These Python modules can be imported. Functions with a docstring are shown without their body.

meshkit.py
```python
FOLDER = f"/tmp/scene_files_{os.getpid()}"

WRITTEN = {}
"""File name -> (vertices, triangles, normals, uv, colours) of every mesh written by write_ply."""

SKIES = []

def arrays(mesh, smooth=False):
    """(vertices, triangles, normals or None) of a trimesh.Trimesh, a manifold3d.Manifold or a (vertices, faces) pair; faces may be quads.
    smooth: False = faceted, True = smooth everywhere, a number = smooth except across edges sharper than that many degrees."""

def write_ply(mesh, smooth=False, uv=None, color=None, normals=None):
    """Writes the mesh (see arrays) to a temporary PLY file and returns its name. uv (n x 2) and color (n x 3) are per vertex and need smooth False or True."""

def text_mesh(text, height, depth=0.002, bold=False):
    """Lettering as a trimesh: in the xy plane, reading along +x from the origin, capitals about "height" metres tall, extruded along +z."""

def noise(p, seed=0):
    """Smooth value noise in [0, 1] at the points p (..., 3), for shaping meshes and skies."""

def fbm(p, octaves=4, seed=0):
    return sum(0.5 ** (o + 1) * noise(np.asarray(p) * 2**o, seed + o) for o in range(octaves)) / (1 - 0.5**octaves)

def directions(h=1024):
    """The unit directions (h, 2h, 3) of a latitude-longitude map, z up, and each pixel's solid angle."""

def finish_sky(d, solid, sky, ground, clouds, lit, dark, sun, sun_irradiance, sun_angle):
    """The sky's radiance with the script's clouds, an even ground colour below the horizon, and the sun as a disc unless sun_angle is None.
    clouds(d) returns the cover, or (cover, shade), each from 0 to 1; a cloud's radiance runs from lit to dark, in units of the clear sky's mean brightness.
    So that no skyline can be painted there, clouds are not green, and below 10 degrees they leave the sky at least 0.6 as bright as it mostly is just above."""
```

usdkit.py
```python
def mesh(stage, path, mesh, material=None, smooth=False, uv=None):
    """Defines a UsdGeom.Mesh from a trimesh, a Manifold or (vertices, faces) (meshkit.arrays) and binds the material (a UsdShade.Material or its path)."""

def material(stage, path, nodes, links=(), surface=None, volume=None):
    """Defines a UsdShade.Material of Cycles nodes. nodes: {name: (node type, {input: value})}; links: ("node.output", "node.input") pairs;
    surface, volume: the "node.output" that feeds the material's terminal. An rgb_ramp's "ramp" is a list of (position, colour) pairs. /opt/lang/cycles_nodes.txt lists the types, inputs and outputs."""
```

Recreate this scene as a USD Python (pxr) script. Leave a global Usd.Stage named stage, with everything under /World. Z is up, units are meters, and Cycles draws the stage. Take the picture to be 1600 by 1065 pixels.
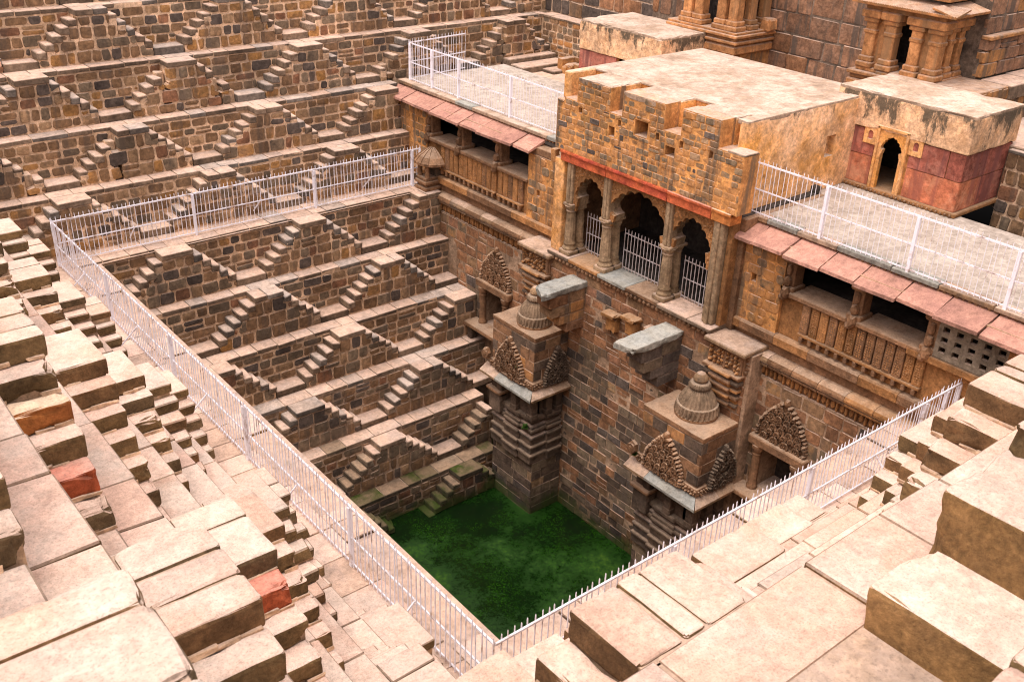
import math, numpy as np, trimesh, usdkit, meshkit
from shapely.geometry import Polygon, box as sbox, Point
from shapely.ops import unary_union
from shapely import affinity
from pxr import Usd, UsdGeom, UsdLux, UsdShade, Gf, Sdf, Vt

stage = Usd.Stage.CreateInMemory()
UsdGeom.SetStageUpAxis(stage, 'Z'); UsdGeom.SetStageMetersPerUnit(stage, 1.0)
world = UsdGeom.Xform.Define(stage, '/World'); stage.SetDefaultPrim(world.GetPrim())

# ------------------------------------------------------------------ camera, sky, sun, exposure
F_PX, PITCH, ROLL, YAW = 1587.328, 0.488765741, -0.036949503, 0.874853379
cam = UsdGeom.Camera.Define(stage, '/World/camera')
def camera_axes():
    cy, sy = math.cos(YAW), math.sin(YAW)
    fh, rt, up = np.array([cy, sy, 0]), np.array([sy, -cy, 0]), np.array([0, 0, 1.])
    fw = fh * math.cos(PITCH) - up * math.sin(PITCH); dn = -(up * math.cos(PITCH) + fh * math.sin(PITCH))
    return rt * math.cos(ROLL) + dn * math.sin(ROLL), -rt * math.sin(ROLL) + dn * math.cos(ROLL), fw
_r, _d, _f = camera_axes()
_m = Gf.Matrix4d(); _m.SetIdentity()
for i, v in enumerate((_r, -_d, -_f)):
    _m.SetRow(i, Gf.Vec4d(*map(float, v), 0))
_m.SetRow(3, Gf.Vec4d(0, 0, 12.336, 1))
cam.AddTransformOp().Set(_m)
cam.CreateHorizontalApertureAttr(36.0); cam.CreateVerticalApertureAttr(36.0 * 681 / 1024)
cam.CreateFocalLengthAttr(36.0 * F_PX / 1600); cam.CreateClippingRangeAttr(Gf.Vec2f(0.1, 5000))
cam.CreateFStopAttr(5.6); cam.CreateFocusDistanceAttr(27.0)
cam.CreateExposureAttr(1.2)

SUN_EL, SUN_AZ = math.radians(75), math.radians(-85)          # azimuth as atan2(x, y) of the direction towards the sun
sky_mat = usdkit.material(stage, '/World/Looks/overcast_sky', {
    'sky': ('sky_texture', dict(sky_type='single_scattering', sun_disc=False, sun_elevation=SUN_EL, sun_rotation=SUN_AZ, aerosol_density=2.0)),
    'tc': ('texture_coordinate', {}), 'n': ('noise_texture', dict(scale=3.0, detail=5.0)),
    'val': ('hsv', dict(saturation=0.0, value=1.0)), 'mx': ('mix_color', dict(fac=0.86)),
    'tint': ('mix_color', dict(blend_type='multiply', fac=1.0, b=(1.085, 0.957, 0.945))),
    'mr': ('map_range', dict(from_min=0.3, from_max=0.7, to_min=0.85, to_max=1.2)),
    'mul': ('vector_math', dict(math_type='scale')),
    'bg': ('background_shader', dict(strength=0.15))},
    [('tc.generated', 'n.vector'), ('sky.color', 'val.color'), ('sky.color', 'mx.a'), ('val.color', 'mx.b'), ('mx.result', 'tint.a'),
     ('n.fac', 'mr.value'), ('tint.result', 'mul.vector1'), ('mr.result', 'mul.scale'), ('mul.vector', 'bg.color')], surface='bg.background')
dome = UsdLux.DomeLight.Define(stage, '/World/sky'); UsdShade.MaterialBindingAPI.Apply(dome.GetPrim()).Bind(sky_mat)
dome.GetPrim().SetCustomDataByKey('kind', 'structure')
sun = UsdLux.DistantLight.Define(stage, '/World/sun')
sun.CreateNormalizeAttr(True) if hasattr(sun, 'CreateNormalizeAttr') else None
sun.CreateIntensityAttr(0.24); sun.CreateAngleAttr(40.0); sun.CreateColorAttr(Gf.Vec3f(1.0, 0.93, 0.84))
_sd = np.array([math.sin(SUN_AZ) * math.cos(SUN_EL), math.cos(SUN_AZ) * math.cos(SUN_EL), math.sin(SUN_EL)])
_x = np.cross([0, 0, 1.], _sd); _x /= np.linalg.norm(_x); _y = np.cross(_sd, _x)
_m = Gf.Matrix4d(); _m.SetIdentity()
for i, v in enumerate((_x, _y, _sd)):
    _m.SetRow(i, Gf.Vec4d(*map(float, v), 0))
sun.AddTransformOp().Set(_m)

# ------------------------------------------------------------------ materials
rng = np.random.default_rng(11)
def mat(name, ca, cb, dust=None, dust_amt=0.9, scale=1.6, bump=0.8, bdist=0.03, rough=0.92, moss=True, vary=0.35, streak=None, grain=11.0, spec=0.15, blot=0.55, dmin=0.35, cracks=False, top_mould=None, dust2=None, smear=None, streak_amt=0.85):
    """Weathered stone: two tones mixed by noise, grain, per-piece variation, dust lying on upward faces, algae near the water."""
    n = {'g': ('geometry', {}), 'oi': ('object_info', {}),
         'n1': ('noise_texture', dict(scale=scale, detail=5.0, roughness=0.62)), 'n2': ('noise_texture', dict(scale=grain, detail=7.0, roughness=0.68)),
         'off': ('vector_math', dict(math_type='add')), 'os': ('vector_math', dict(math_type='scale', scale=37.0)), 'oc': ('combine_xyz', {}),
         'r1': ('map_range', dict(from_min=0.5 - blot * 0.35, from_max=0.5 + blot * 0.35, clamp=True)), 'mx': ('mix_color', dict(a=ca, b=cb)),
         'r2': ('map_range', dict(from_min=0.25, from_max=0.75, to_min=0.62, to_max=1.34)), 'rv': ('map_range', dict(to_min=1 - vary, to_max=1 + vary)),
         'mm': ('math', dict(math_type='multiply')), 'sc': ('vector_math', dict(math_type='scale')),
         'bp': ('bump', dict(strength=bump, distance=bdist)), 'p': ('principled_bsdf', dict(roughness=rough, specular_ior_level=spec))}
    l = [('oi.random', 'oc.x'), ('oi.random', 'oc.y'), ('oc.vector', 'os.vector1'), ('g.position', 'off.vector1'), ('os.vector', 'off.vector2'),
         ('off.vector', 'n1.vector'), ('g.position', 'n2.vector'), ('n1.fac', 'r1.value'), ('r1.result', 'mx.fac'),
         ('n2.fac', 'r2.value'), ('oi.random', 'rv.value'), ('r2.result', 'mm.value1'), ('rv.result', 'mm.value2'),
         ('mx.result', 'sc.vector1'), ('mm.value', 'sc.scale'), ('n2.fac', 'bp.height'), ('bp.normal', 'p.normal')]
    last = 'sc.vector'
    # mid-scale mottling with crisp edges and small dark pits
    n.update(k1=('noise_texture', dict(scale=4.3, detail=8.0, roughness=0.75, distortion=0.4)), k1r=('map_range', dict(from_min=0.38, from_max=0.62, to_min=0.66, to_max=1.26, clamp=True)),
             k2=('noise_texture', dict(scale=grain * 3.1, detail=3.0, roughness=0.6)), k2r=('map_range', dict(from_min=0.30, from_max=0.42, to_min=0.72, to_max=1.0, clamp=True)),
             km=('math', dict(math_type='multiply')), ks=('vector_math', dict(math_type='scale')))
    l += [('off.vector', 'k1.vector'), ('g.position', 'k2.vector'), ('k1.fac', 'k1r.value'), ('k2.fac', 'k2r.value'), ('k1r.result', 'km.value1'), ('k2r.result', 'km.value2'), (last, 'ks.vector1'), ('km.value', 'ks.scale')]
    last = 'ks.vector'
    n.update(w1=('noise_texture', dict(scale=0.42, detail=6.0, roughness=0.68, distortion=0.5)), w1r=('map_range', dict(from_min=0.36, from_max=0.62, to_min=0.66, to_max=1.22, clamp=True)), w1s=('vector_math', dict(math_type='scale')))
    l += [('g.position', 'w1.vector'), ('w1.fac', 'w1r.value'), (last, 'w1s.vector1'), ('w1r.result', 'w1s.scale')]
    last = 'w1s.vector'
    if smear is not None:
        n.update(e1=('noise_texture', dict(scale=1.25, detail=10.0, roughness=0.74)), e1r=('map_range', dict(from_min=0.48, from_max=0.62, to_max=0.68, clamp=True)), emx=('mix_color', dict(b=smear)))
        l += [('g.position', 'e1.vector'), ('e1.fac', 'e1r.value'), ('e1r.result', 'emx.fac'), (last, 'emx.a')]
        last = 'emx.result'
    if streak is not None:                                     # dark rain streaks running down the face
        n.update(sm=('mapping', dict(scale=(1.7, 1.7, 0.16))), sn=('noise_texture', dict(scale=1.5, detail=4.0, roughness=0.6)),
                 sr=('map_range', dict(range_type='smoothstep', from_min=0.50, from_max=0.64, to_max=streak_amt, clamp=True)), smx=('mix_color', dict(b=streak)))
        l += [('g.position', 'sm.vector'), ('sm.vector', 'sn.vector'), ('sn.fac', 'sr.value'), ('sr.result', 'smx.fac'), (last, 'smx.a')]
        last = 'smx.result'
    if dust is not None:
        n.update(sx=('separate_xyz', {}), dn=('noise_texture', dict(scale=3.1, detail=9.0, roughness=0.72)), dr=('map_range', dict(range_type='smoothstep', from_min=0.55, from_max=0.93, clamp=True)),
                 dm=('map_range', dict(from_min=0.34, from_max=0.56, to_min=dmin, to_max=dust_amt, clamp=True)), dd=('math', dict(math_type='multiply')),
                 dg=('vector_math', dict(math_type='scale')), dgr=('map_range', dict(from_min=0.3, from_max=0.7, to_min=0.78, to_max=1.14)), dk=('math', dict(math_type='multiply')), dp=('math', dict(math_type='multiply')), dpr=('map_range', dict(from_min=0.32, from_max=0.5, to_min=0.80, to_max=1.03, clamp=True)), dkr=('map_range', dict(from_min=0.6, from_max=1.25, to_min=0.87, to_max=1.05)),
                 dcol=('mix_color', dict(a=dust, b=dust2 or tuple(np.array(dust) * (0.84, 0.90, 0.97)))), dw=('noise_texture', dict(scale=0.9, detail=9.0, roughness=0.7)), dwr=('map_range', dict(from_min=0.44, from_max=0.60, clamp=True)), dmx=('mix_color', {}), dvr=('map_range', dict(to_min=0.88, to_max=1.1)), dvm=('math', dict(math_type='multiply')))
        l += [('g.true_normal', 'sx.vector'), ('sx.z', 'dr.value'), ('g.position', 'dn.vector'), ('dn.fac', 'dm.value'), ('dr.result', 'dd.value1'), ('dm.result', 'dd.value2'),
              ('off.vector', 'dw.vector'), ('dw.fac', 'dwr.value'), ('dwr.result', 'dcol.fac'), ('dcol.result', 'dg.vector1'), ('n2.fac', 'dgr.value'), ('oi.random', 'dvr.value'), ('dgr.result', 'dvm.value1'), ('dvr.result', 'dvm.value2'), ('km.value', 'dkr.value'), ('dvm.value', 'dk.value1'), ('dkr.result', 'dk.value2'), ('dk.value', 'dp.value1'), ('k2.fac', 'dpr.value'), ('dpr.result', 'dp.value2'), ('dp.value', 'dg.scale'),
              ('dd.value', 'dmx.fac'), (last, 'dmx.a'), ('dg.vector', 'dmx.b')]
        last = 'dmx.result'
    if cracks:                                                   # hairline cracks wandering over the slab
        n.update(cw=('noise_texture', dict(scale=1.9, detail=6.0, roughness=0.7)), cws=('vector_math', dict(math_type='scale', scale=0.55)), cwa=('vector_math', dict(math_type='add')),
                 cv=('voronoi_texture', dict(feature='distance_to_edge', scale=0.75)), cn=('noise_texture', dict(scale=0.9, detail=2.0)), cnr=('map_range', dict(from_min=0.46, from_max=0.62, to_min=0.0, to_max=0.0045, clamp=True)),
                 cl=('math', dict(math_type='less_than')), cm=('mix_color', dict(b=(0.22, 0.14, 0.09))), cf=('math', dict(math_type='multiply', value2=0.6)))
        l += [('g.position', 'cw.vector'), ('cw.color', 'cws.vector1'), ('off.vector', 'cwa.vector1'), ('cws.vector', 'cwa.vector2'), ('cwa.vector', 'cv.vector'), ('g.position', 'cn.vector'), ('cn.fac', 'cnr.value'),
              ('cv.distance', 'cl.value1'), ('cnr.result', 'cl.value2'), ('cl.value', 'cf.value1'), ('cf.value', 'cm.fac'), (last, 'cm.a')]
        last = 'cm.result'
    if top_mould is not None:                                    # black mould that grows down from a damp roof edge at height top_mould
        n.update(tz=('separate_xyz', {}), tm=('mapping', dict(scale=(1.3, 1.3, 0.55))), tn=('noise_texture', dict(scale=0.95, detail=10.0, roughness=0.74)), tr=('map_range', dict(from_min=top_mould - 1.5, from_max=top_mould, to_min=-0.22, to_max=0.05)),
                 ta=('math', dict(math_type='add')), th=('map_range', dict(range_type='smoothstep', from_min=0.49, from_max=0.57, to_max=0.9, clamp=True)), tx=('mix_color', dict(b=(0.062, 0.052, 0.036))))
        l += [('g.position', 'tz.vector'), ('g.position', 'tm.vector'), ('tm.vector', 'tn.vector'), ('tz.z', 'tr.value'), ('tn.fac', 'ta.value1'), ('tr.result', 'ta.value2'), ('ta.value', 'th.value'), ('th.result', 'tx.fac'), (last, 'tx.a')]
        last = 'tx.result'
    if moss:
        n.update(mz=('separate_xyz', {}), mn=('noise_texture', dict(scale=1.1, detail=6.0, roughness=0.7)), mr=('map_range', dict(from_min=-6.6, from_max=-8.7, to_min=-0.4, to_max=0.36)),
                 ma=('math', dict(math_type='add')), mh=('map_range', dict(range_type='smoothstep', from_min=0.62, from_max=0.95, to_max=0.9, clamp=True)), mmx=('mix_color', dict(b=(0.03, 0.047, 0.008))),
                 wet=('map_range', dict(from_min=-7.0, from_max=-8.6, to_min=1.0, to_max=0.5, clamp=True)), ws=('vector_math', dict(math_type='scale')))
        l += [('g.position', 'mz.vector'), ('g.position', 'mn.vector'), ('mz.z', 'mr.value'), ('mn.fac', 'ma.value1'), ('mr.result', 'ma.value2'), ('ma.value', 'mh.value'),
              ('mh.result', 'mmx.fac'), (last, 'ws.vector1'), ('mz.z', 'wet.value'), ('wet.result', 'ws.scale'), ('ws.vector', 'mmx.a')]
        last = 'mmx.result'
    l.append((last, 'p.base_color'))
    return usdkit.material(stage, '/World/Looks/' + name, n, l, surface='p.BSDF')

DUST = (0.60, 0.425, 0.315)
FDUST = (0.76, 0.53, 0.42)
FK = dict(dust_amt=1.0, grain=22, bdist=0.022, dmin=0.72, vary=0.2)
M = {
 'brown': mat('brown_stone', (0.25, 0.147, 0.075), (0.162, 0.098, 0.055), DUST, vary=0.24, streak=(0.085, 0.065, 0.05), streak_amt=0.55),
 'grey': mat('grey_brown_stone', (0.20, 0.145, 0.092), (0.135, 0.098, 0.065), DUST, vary=0.24, streak=(0.085, 0.065, 0.05), streak_amt=0.55),
 'dark': mat('dark_stone', (0.115, 0.088, 0.068), (0.075, 0.058, 0.048), DUST, vary=0.24),
 'ochre': mat('ochre_stone', (0.37, 0.19, 0.06), (0.21, 0.12, 0.06), DUST, vary=0.2, streak=(0.085, 0.065, 0.05), streak_amt=0.55),
 'tan': mat('tan_stone', (0.33, 0.21, 0.115), (0.215, 0.135, 0.075), DUST, vary=0.2, streak=(0.085, 0.065, 0.05), streak_amt=0.55),
 'rust': mat('rust_stone', (0.26, 0.125, 0.065), (0.17, 0.088, 0.052), DUST, vary=0.2, streak=(0.085, 0.065, 0.05), streak_amt=0.55),
 'mortar': mat('lime_mortar', (0.64, 0.445, 0.29), (0.50, 0.33, 0.20), DUST, vary=0.08, bdist=0.03, streak=(0.085, 0.065, 0.05), streak_amt=0.40),
 'mortar_orange': mat('ochre_mortar', (0.55, 0.265, 0.085), (0.42, 0.19, 0.065), DUST, vary=0.1, bdist=0.03, streak=(0.14, 0.10, 0.065)),
 'mortar_dark': mat('old_mortar', (0.46, 0.325, 0.22), (0.30, 0.20, 0.13), DUST, vary=0.1, bdist=0.03, streak=(0.085, 0.065, 0.05), streak_amt=0.40),
 'tread': mat('worn_tread_stone', (0.20, 0.14, 0.092), (0.125, 0.09, 0.063), (0.66, 0.46, 0.345), dust_amt=1.0, dmin=0.62),
 'tread2': mat('grey_tread_stone', (0.17, 0.138, 0.11), (0.10, 0.085, 0.07), (0.56, 0.43, 0.345), dust_amt=1.0, dmin=0.5),
 'tread_moss': mat('mossy_tread_stone', (0.12, 0.09, 0.06), (0.06, 0.055, 0.03), (0.24, 0.17, 0.10), dust2=(0.055, 0.085, 0.01), dust_amt=0.95, dmin=0.7),
 'tread_wet': mat('damp_tread_stone', (0.15, 0.11, 0.075), (0.085, 0.068, 0.047), (0.44, 0.295, 0.19), dust_amt=0.85),
 'fore': mat('pink_sandstone_tread', (0.205, 0.128, 0.056), (0.105, 0.068, 0.032), FDUST, dust2=(0.66, 0.53, 0.44), **FK),
 'fore2': mat('pale_sandstone_tread', (0.18, 0.12, 0.062), (0.10, 0.068, 0.036), (0.76, 0.595, 0.485), dust2=(0.68, 0.46, 0.355), **FK),
 'fore3': mat('rosy_sandstone_tread', (0.215, 0.118, 0.052), (0.12, 0.07, 0.033), (0.70, 0.465, 0.35), dust2=(0.72, 0.575, 0.47), **FK),
 'foreblock': mat('ochre_broken_block', (0.30, 0.17, 0.065), (0.17, 0.10, 0.045), FDUST, dust2=(0.72, 0.58, 0.475), **FK),
 'redstep': mat('red_sandstone_step', (0.50, 0.12, 0.045), (0.36, 0.085, 0.035), (0.78, 0.32, 0.23), dust2=(0.72, 0.44, 0.34), dust_amt=1.0, dmin=0.8, moss=False, vary=0.1),
 'orangestep': mat('orange_sandstone_step', (0.52, 0.2, 0.055), (0.36, 0.12, 0.035), (0.84, 0.62, 0.43), dust_amt=1.0, dmin=0.8, moss=False, vary=0.1),
 'carve': mat('carved_brown_stone', (0.265, 0.14, 0.07), (0.16, 0.09, 0.05), (0.48, 0.325, 0.215), bump=1.0, grain=16, vary=0.2),
 'carve_o': mat('carved_ochre_stone', (0.38, 0.178, 0.064), (0.24, 0.118, 0.047), (0.47, 0.30, 0.18), bump=1.0, grain=18, vary=0.2),
 'carve_d': mat('carved_dark_stone', (0.135, 0.092, 0.062), (0.075, 0.054, 0.04), (0.33, 0.235, 0.16), bump=1.0, grain=16, vary=0.2),
 'block_o': mat('ochre_stained_block', (0.41, 0.19, 0.066), (0.25, 0.138, 0.066), DUST, vary=0.16, scale=0.7, streak=(0.12, 0.085, 0.055), smear=(0.49, 0.225, 0.07)),
 'block_g': mat('grey_brown_block', (0.22, 0.15, 0.085), (0.145, 0.105, 0.065), DUST, vary=0.2, streak=(0.08, 0.062, 0.045), smear=(0.43, 0.205, 0.07)),
 'joint': mat('earth_joint', (0.20, 0.125, 0.075), (0.36, 0.245, 0.16), DUST, vary=0.1, bdist=0.03, scale=0.9, blot=0.4),
 'joint_dark': mat('dark_joint', (0.085, 0.062, 0.046), (0.26, 0.19, 0.135), DUST, vary=0.1, bdist=0.03, scale=1.1),
 'dome': mat('buff_dome_stone', (0.24, 0.165, 0.105), (0.145, 0.10, 0.065), (0.42, 0.31, 0.22), bump=0.6, grain=16, vary=0.1),
 'block_r': mat('red_brown_block', (0.30, 0.145, 0.068), (0.19, 0.10, 0.056), DUST, vary=0.25),
 'plaster': mat('ochre_lime_plaster', (0.76, 0.51, 0.33), (0.66, 0.32, 0.085), (0.70, 0.58, 0.45), moss=False, vary=0.04, scale=0.42, bump=1.0, bdist=0.04, top_mould=6.2, blot=0.35),
 'plaster_hot': mat('orange_lime_plaster', (0.62, 0.27, 0.055), (0.66, 0.38, 0.185), (0.70, 0.58, 0.45), moss=False, vary=0.05, scale=1.4, bump=1.0, bdist=0.04),
 'plaster_dk': mat('mould_blackened_plaster', (0.72, 0.47, 0.285), (0.58, 0.33, 0.165), (0.68, 0.56, 0.43), moss=False, vary=0.05, scale=2.3, bump=1.0, bdist=0.04, top_mould=5.75),
 'roof': mat('dusty_lime_roof', (0.36, 0.25, 0.17), (0.22, 0.155, 0.105), (0.63, 0.49, 0.39), dust2=(0.43, 0.31, 0.22), dust_amt=1.0, dmin=0.5, moss=False, scale=0.5, vary=0.03, grain=6),
 'terrace': mat('grey_lime_terrace', (0.34, 0.275, 0.22), (0.24, 0.195, 0.155), (0.53, 0.455, 0.385), dust2=(0.44, 0.37, 0.31), dust_amt=1.0, dmin=0.3, moss=False, scale=0.5, vary=0.03, grain=6),
 'redwall': mat('dark_red_sandstone', (0.36, 0.115, 0.075), (0.25, 0.075, 0.052), None, moss=False, vary=0.2, scale=0.9, smear=(0.44, 0.2, 0.14), streak=(0.16, 0.06, 0.05)),
 'redwall2': mat('orange_red_sandstone', (0.50, 0.18, 0.085), (0.37, 0.11, 0.06), None, moss=False, vary=0.15, scale=1.2, smear=(0.56, 0.29, 0.17), streak=(0.26, 0.09, 0.06)),
 'lintel': mat('red_painted_lintel', (0.31, 0.052, 0.034), (0.40, 0.10, 0.032), None, moss=False, vary=0.15, scale=1.5),
 'tile': mat('pink_sandstone_eave', (0.42, 0.225, 0.165), (0.30, 0.155, 0.115), (0.55, 0.29, 0.215), dust2=(0.40, 0.205, 0.16), dust_amt=0.95, moss=False, vary=0.28),
 'slate': mat('grey_green_slate', (0.27, 0.265, 0.225), (0.18, 0.165, 0.135), (0.42, 0.40, 0.345), dust_amt=0.9, moss=False, vary=0.12),
 'pillar': mat('worn_buff_pillar', (0.32, 0.225, 0.135), (0.23, 0.15, 0.083), DUST, moss=False, vary=0.12, scale=1.8),
 'shrine': mat('ochre_shrine_stone', (0.45, 0.215, 0.085), (0.34, 0.15, 0.056), DUST, moss=False, vary=0.2, streak=(0.22, 0.125, 0.06)),
 'bigblock': mat('red_weathered_block', (0.30, 0.155, 0.085), (0.18, 0.108, 0.07), DUST, moss=False, vary=0.25, streak=(0.085, 0.066, 0.052)),
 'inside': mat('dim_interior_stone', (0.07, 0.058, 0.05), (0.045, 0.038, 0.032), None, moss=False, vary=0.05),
 'jali': mat('grey_lattice_stone', (0.23, 0.185, 0.135), (0.18, 0.142, 0.10), DUST, moss=False),
}
M['paint'] = usdkit.material(stage, '/World/Looks/white_gloss_paint', {
    'g': ('geometry', {}), 'n': ('noise_texture', dict(scale=3.0, detail=5.0, roughness=0.7)), 'r': ('map_range', dict(from_min=0.53, from_max=0.68, clamp=True)),
    'm': ('mix_color', dict(a=(0.72, 0.70, 0.74), b=(0.36, 0.25, 0.19))), 'p': ('principled_bsdf', dict(roughness=0.45, specular_ior_level=0.4))},
    [('g.position', 'n.vector'), ('n.fac', 'r.value'), ('r.result', 'm.fac'), ('m.result', 'p.base_color')], surface='p.BSDF')
M['paint_old'] = usdkit.material(stage, '/World/Looks/dull_pinkish_paint', {
    'g': ('geometry', {}), 'n': ('noise_texture', dict(scale=4.0, detail=5.0, roughness=0.7)), 'r': ('map_range', dict(from_min=0.45, from_max=0.7, clamp=True)),
    'm': ('mix_color', dict(a=(0.46, 0.41, 0.40), b=(0.30, 0.21, 0.16))), 'p': ('principled_bsdf', dict(roughness=0.6))},
    [('g.position', 'n.vector'), ('n.fac', 'r.value'), ('r.result', 'm.fac'), ('m.result', 'p.base_color')], surface='p.BSDF')
M['water'] = usdkit.material(stage, '/World/Looks/algae_water', {
    'g': ('geometry', {}), 'n1': ('noise_texture', dict(scale=0.38, detail=7.0, roughness=0.6, distortion=0.25)), 'n2': ('noise_texture', dict(scale=5.0, detail=11.0, roughness=0.9)),
    'ad': ('math', dict(math_type='multiply_add', value2=1.5)), 'n1m': ('math', dict(math_type='multiply', value2=1.7)), 'adr': ('map_range', dict(from_min=1.22, from_max=2.05, clamp=True)), 'r': ('rgb_ramp', dict(ramp=[(0.0, (0.002, 0.005, 0.0015)), (0.30, (0.002, 0.007, 0.0015)), (0.50, (0.004, 0.020, 0.0012)), (0.66, (0.009, 0.040, 0.0016)), (0.85, (0.03, 0.080, 0.004)), (1.0, (0.09, 0.14, 0.012))])),
    'v': ('voronoi_texture', dict(scale=9.0, randomness=1.0)), 'vr': ('map_range', dict(from_min=0.035, from_max=0.055, to_min=1.0, to_max=0.0, clamp=True)),
    'n3': ('noise_texture', dict(scale=0.8, detail=2.0)), 'vr2': ('map_range', dict(from_min=0.5, from_max=0.6, clamp=True)), 'vm': ('math', dict(math_type='multiply')), 'v2': ('voronoi_texture', dict(scale=21.0)), 'v2r': ('map_range', dict(from_min=0.42, from_max=0.15, clamp=True)), 'n4': ('noise_texture', dict(scale=0.7, detail=8.0, roughness=0.72)), 'n4r': ('map_range', dict(from_min=0.47, from_max=0.62, to_max=0.85, clamp=True)), 'v2m': ('math', dict(math_type='multiply')), 'mx2': ('mix_color', dict(b=(0.026, 0.105, 0.003))),
    'mx': ('mix_color', dict(b=(0.30, 0.33, 0.2))), 'rr': ('map_range', dict(from_min=0.3, from_max=0.7, to_min=0.12, to_max=0.7, clamp=True)),
    'bp': ('bump', dict(strength=0.25, distance=0.01)), 'p': ('principled_bsdf', dict(roughness=0.3, specular_ior_level=0.22))},
    [('g.position', 'n1.vector'), ('g.position', 'n2.vector'), ('g.position', 'v.vector'), ('g.position', 'n3.vector'), ('n2.fac', 'ad.value1'), ('n1.fac', 'n1m.value1'), ('n1m.value', 'ad.value3'), ('ad.value', 'adr.value'), ('adr.result', 'r.fac'),
     ('v.distance', 'vr.value'), ('n3.fac', 'vr2.value'), ('vr.result', 'vm.value1'), ('vr2.result', 'vm.value2'), ('vm.value', 'mx.fac'), ('g.position', 'v2.vector'), ('v2.distance', 'v2r.value'), ('g.position', 'n4.vector'), ('n4.fac', 'n4r.value'), ('v2r.result', 'v2m.value1'), ('n4r.result', 'v2m.value2'), ('v2m.value', 'mx2.fac'), ('r.color', 'mx2.a'), ('mx2.result', 'mx.a'), ('mx.result', 'p.base_color'),
     ('adr.result', 'rr.value'), ('rr.result', 'p.roughness'), ('n2.fac', 'bp.height'), ('bp.normal', 'p.normal')], surface='p.BSDF')
M['leaf'] = usdkit.material(stage, '/World/Looks/weed_leaf', {'d': ('principled_bsdf', dict(base_color=(0.06, 0.14, 0.02), roughness=0.6)), 't': ('translucent_bsdf', dict(color=(0.10, 0.2, 0.03))), 'm': ('mix_closure', dict(fac=0.3))},
    [('d.BSDF', 'm.closure1'), ('t.BSDF', 'm.closure2')], surface='m.closure')
WALLMIX = [('brown', .38), ('grey', .26), ('dark', .12), ('ochre', .05), ('tan', .13), ('rust', .06)]
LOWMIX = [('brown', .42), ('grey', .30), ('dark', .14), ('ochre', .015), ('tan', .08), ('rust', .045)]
UPMIX = [('brown', .36), ('grey', .20), ('dark', .08), ('ochre', .15), ('tan', .16), ('rust', .06)]
PALMIX = [('block_r', .56), ('brown', .24), ('block_g', .12), ('dark', .03), ('rust', .05)]
OCHMIX = [('block_o', .68), ('block_g', .16), ('ochre', .08), ('tan', .08)]
def pick(mix):
    k, w = zip(*mix); return k[rng.choice(len(k), p=np.array(w) / sum(w))]

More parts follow.
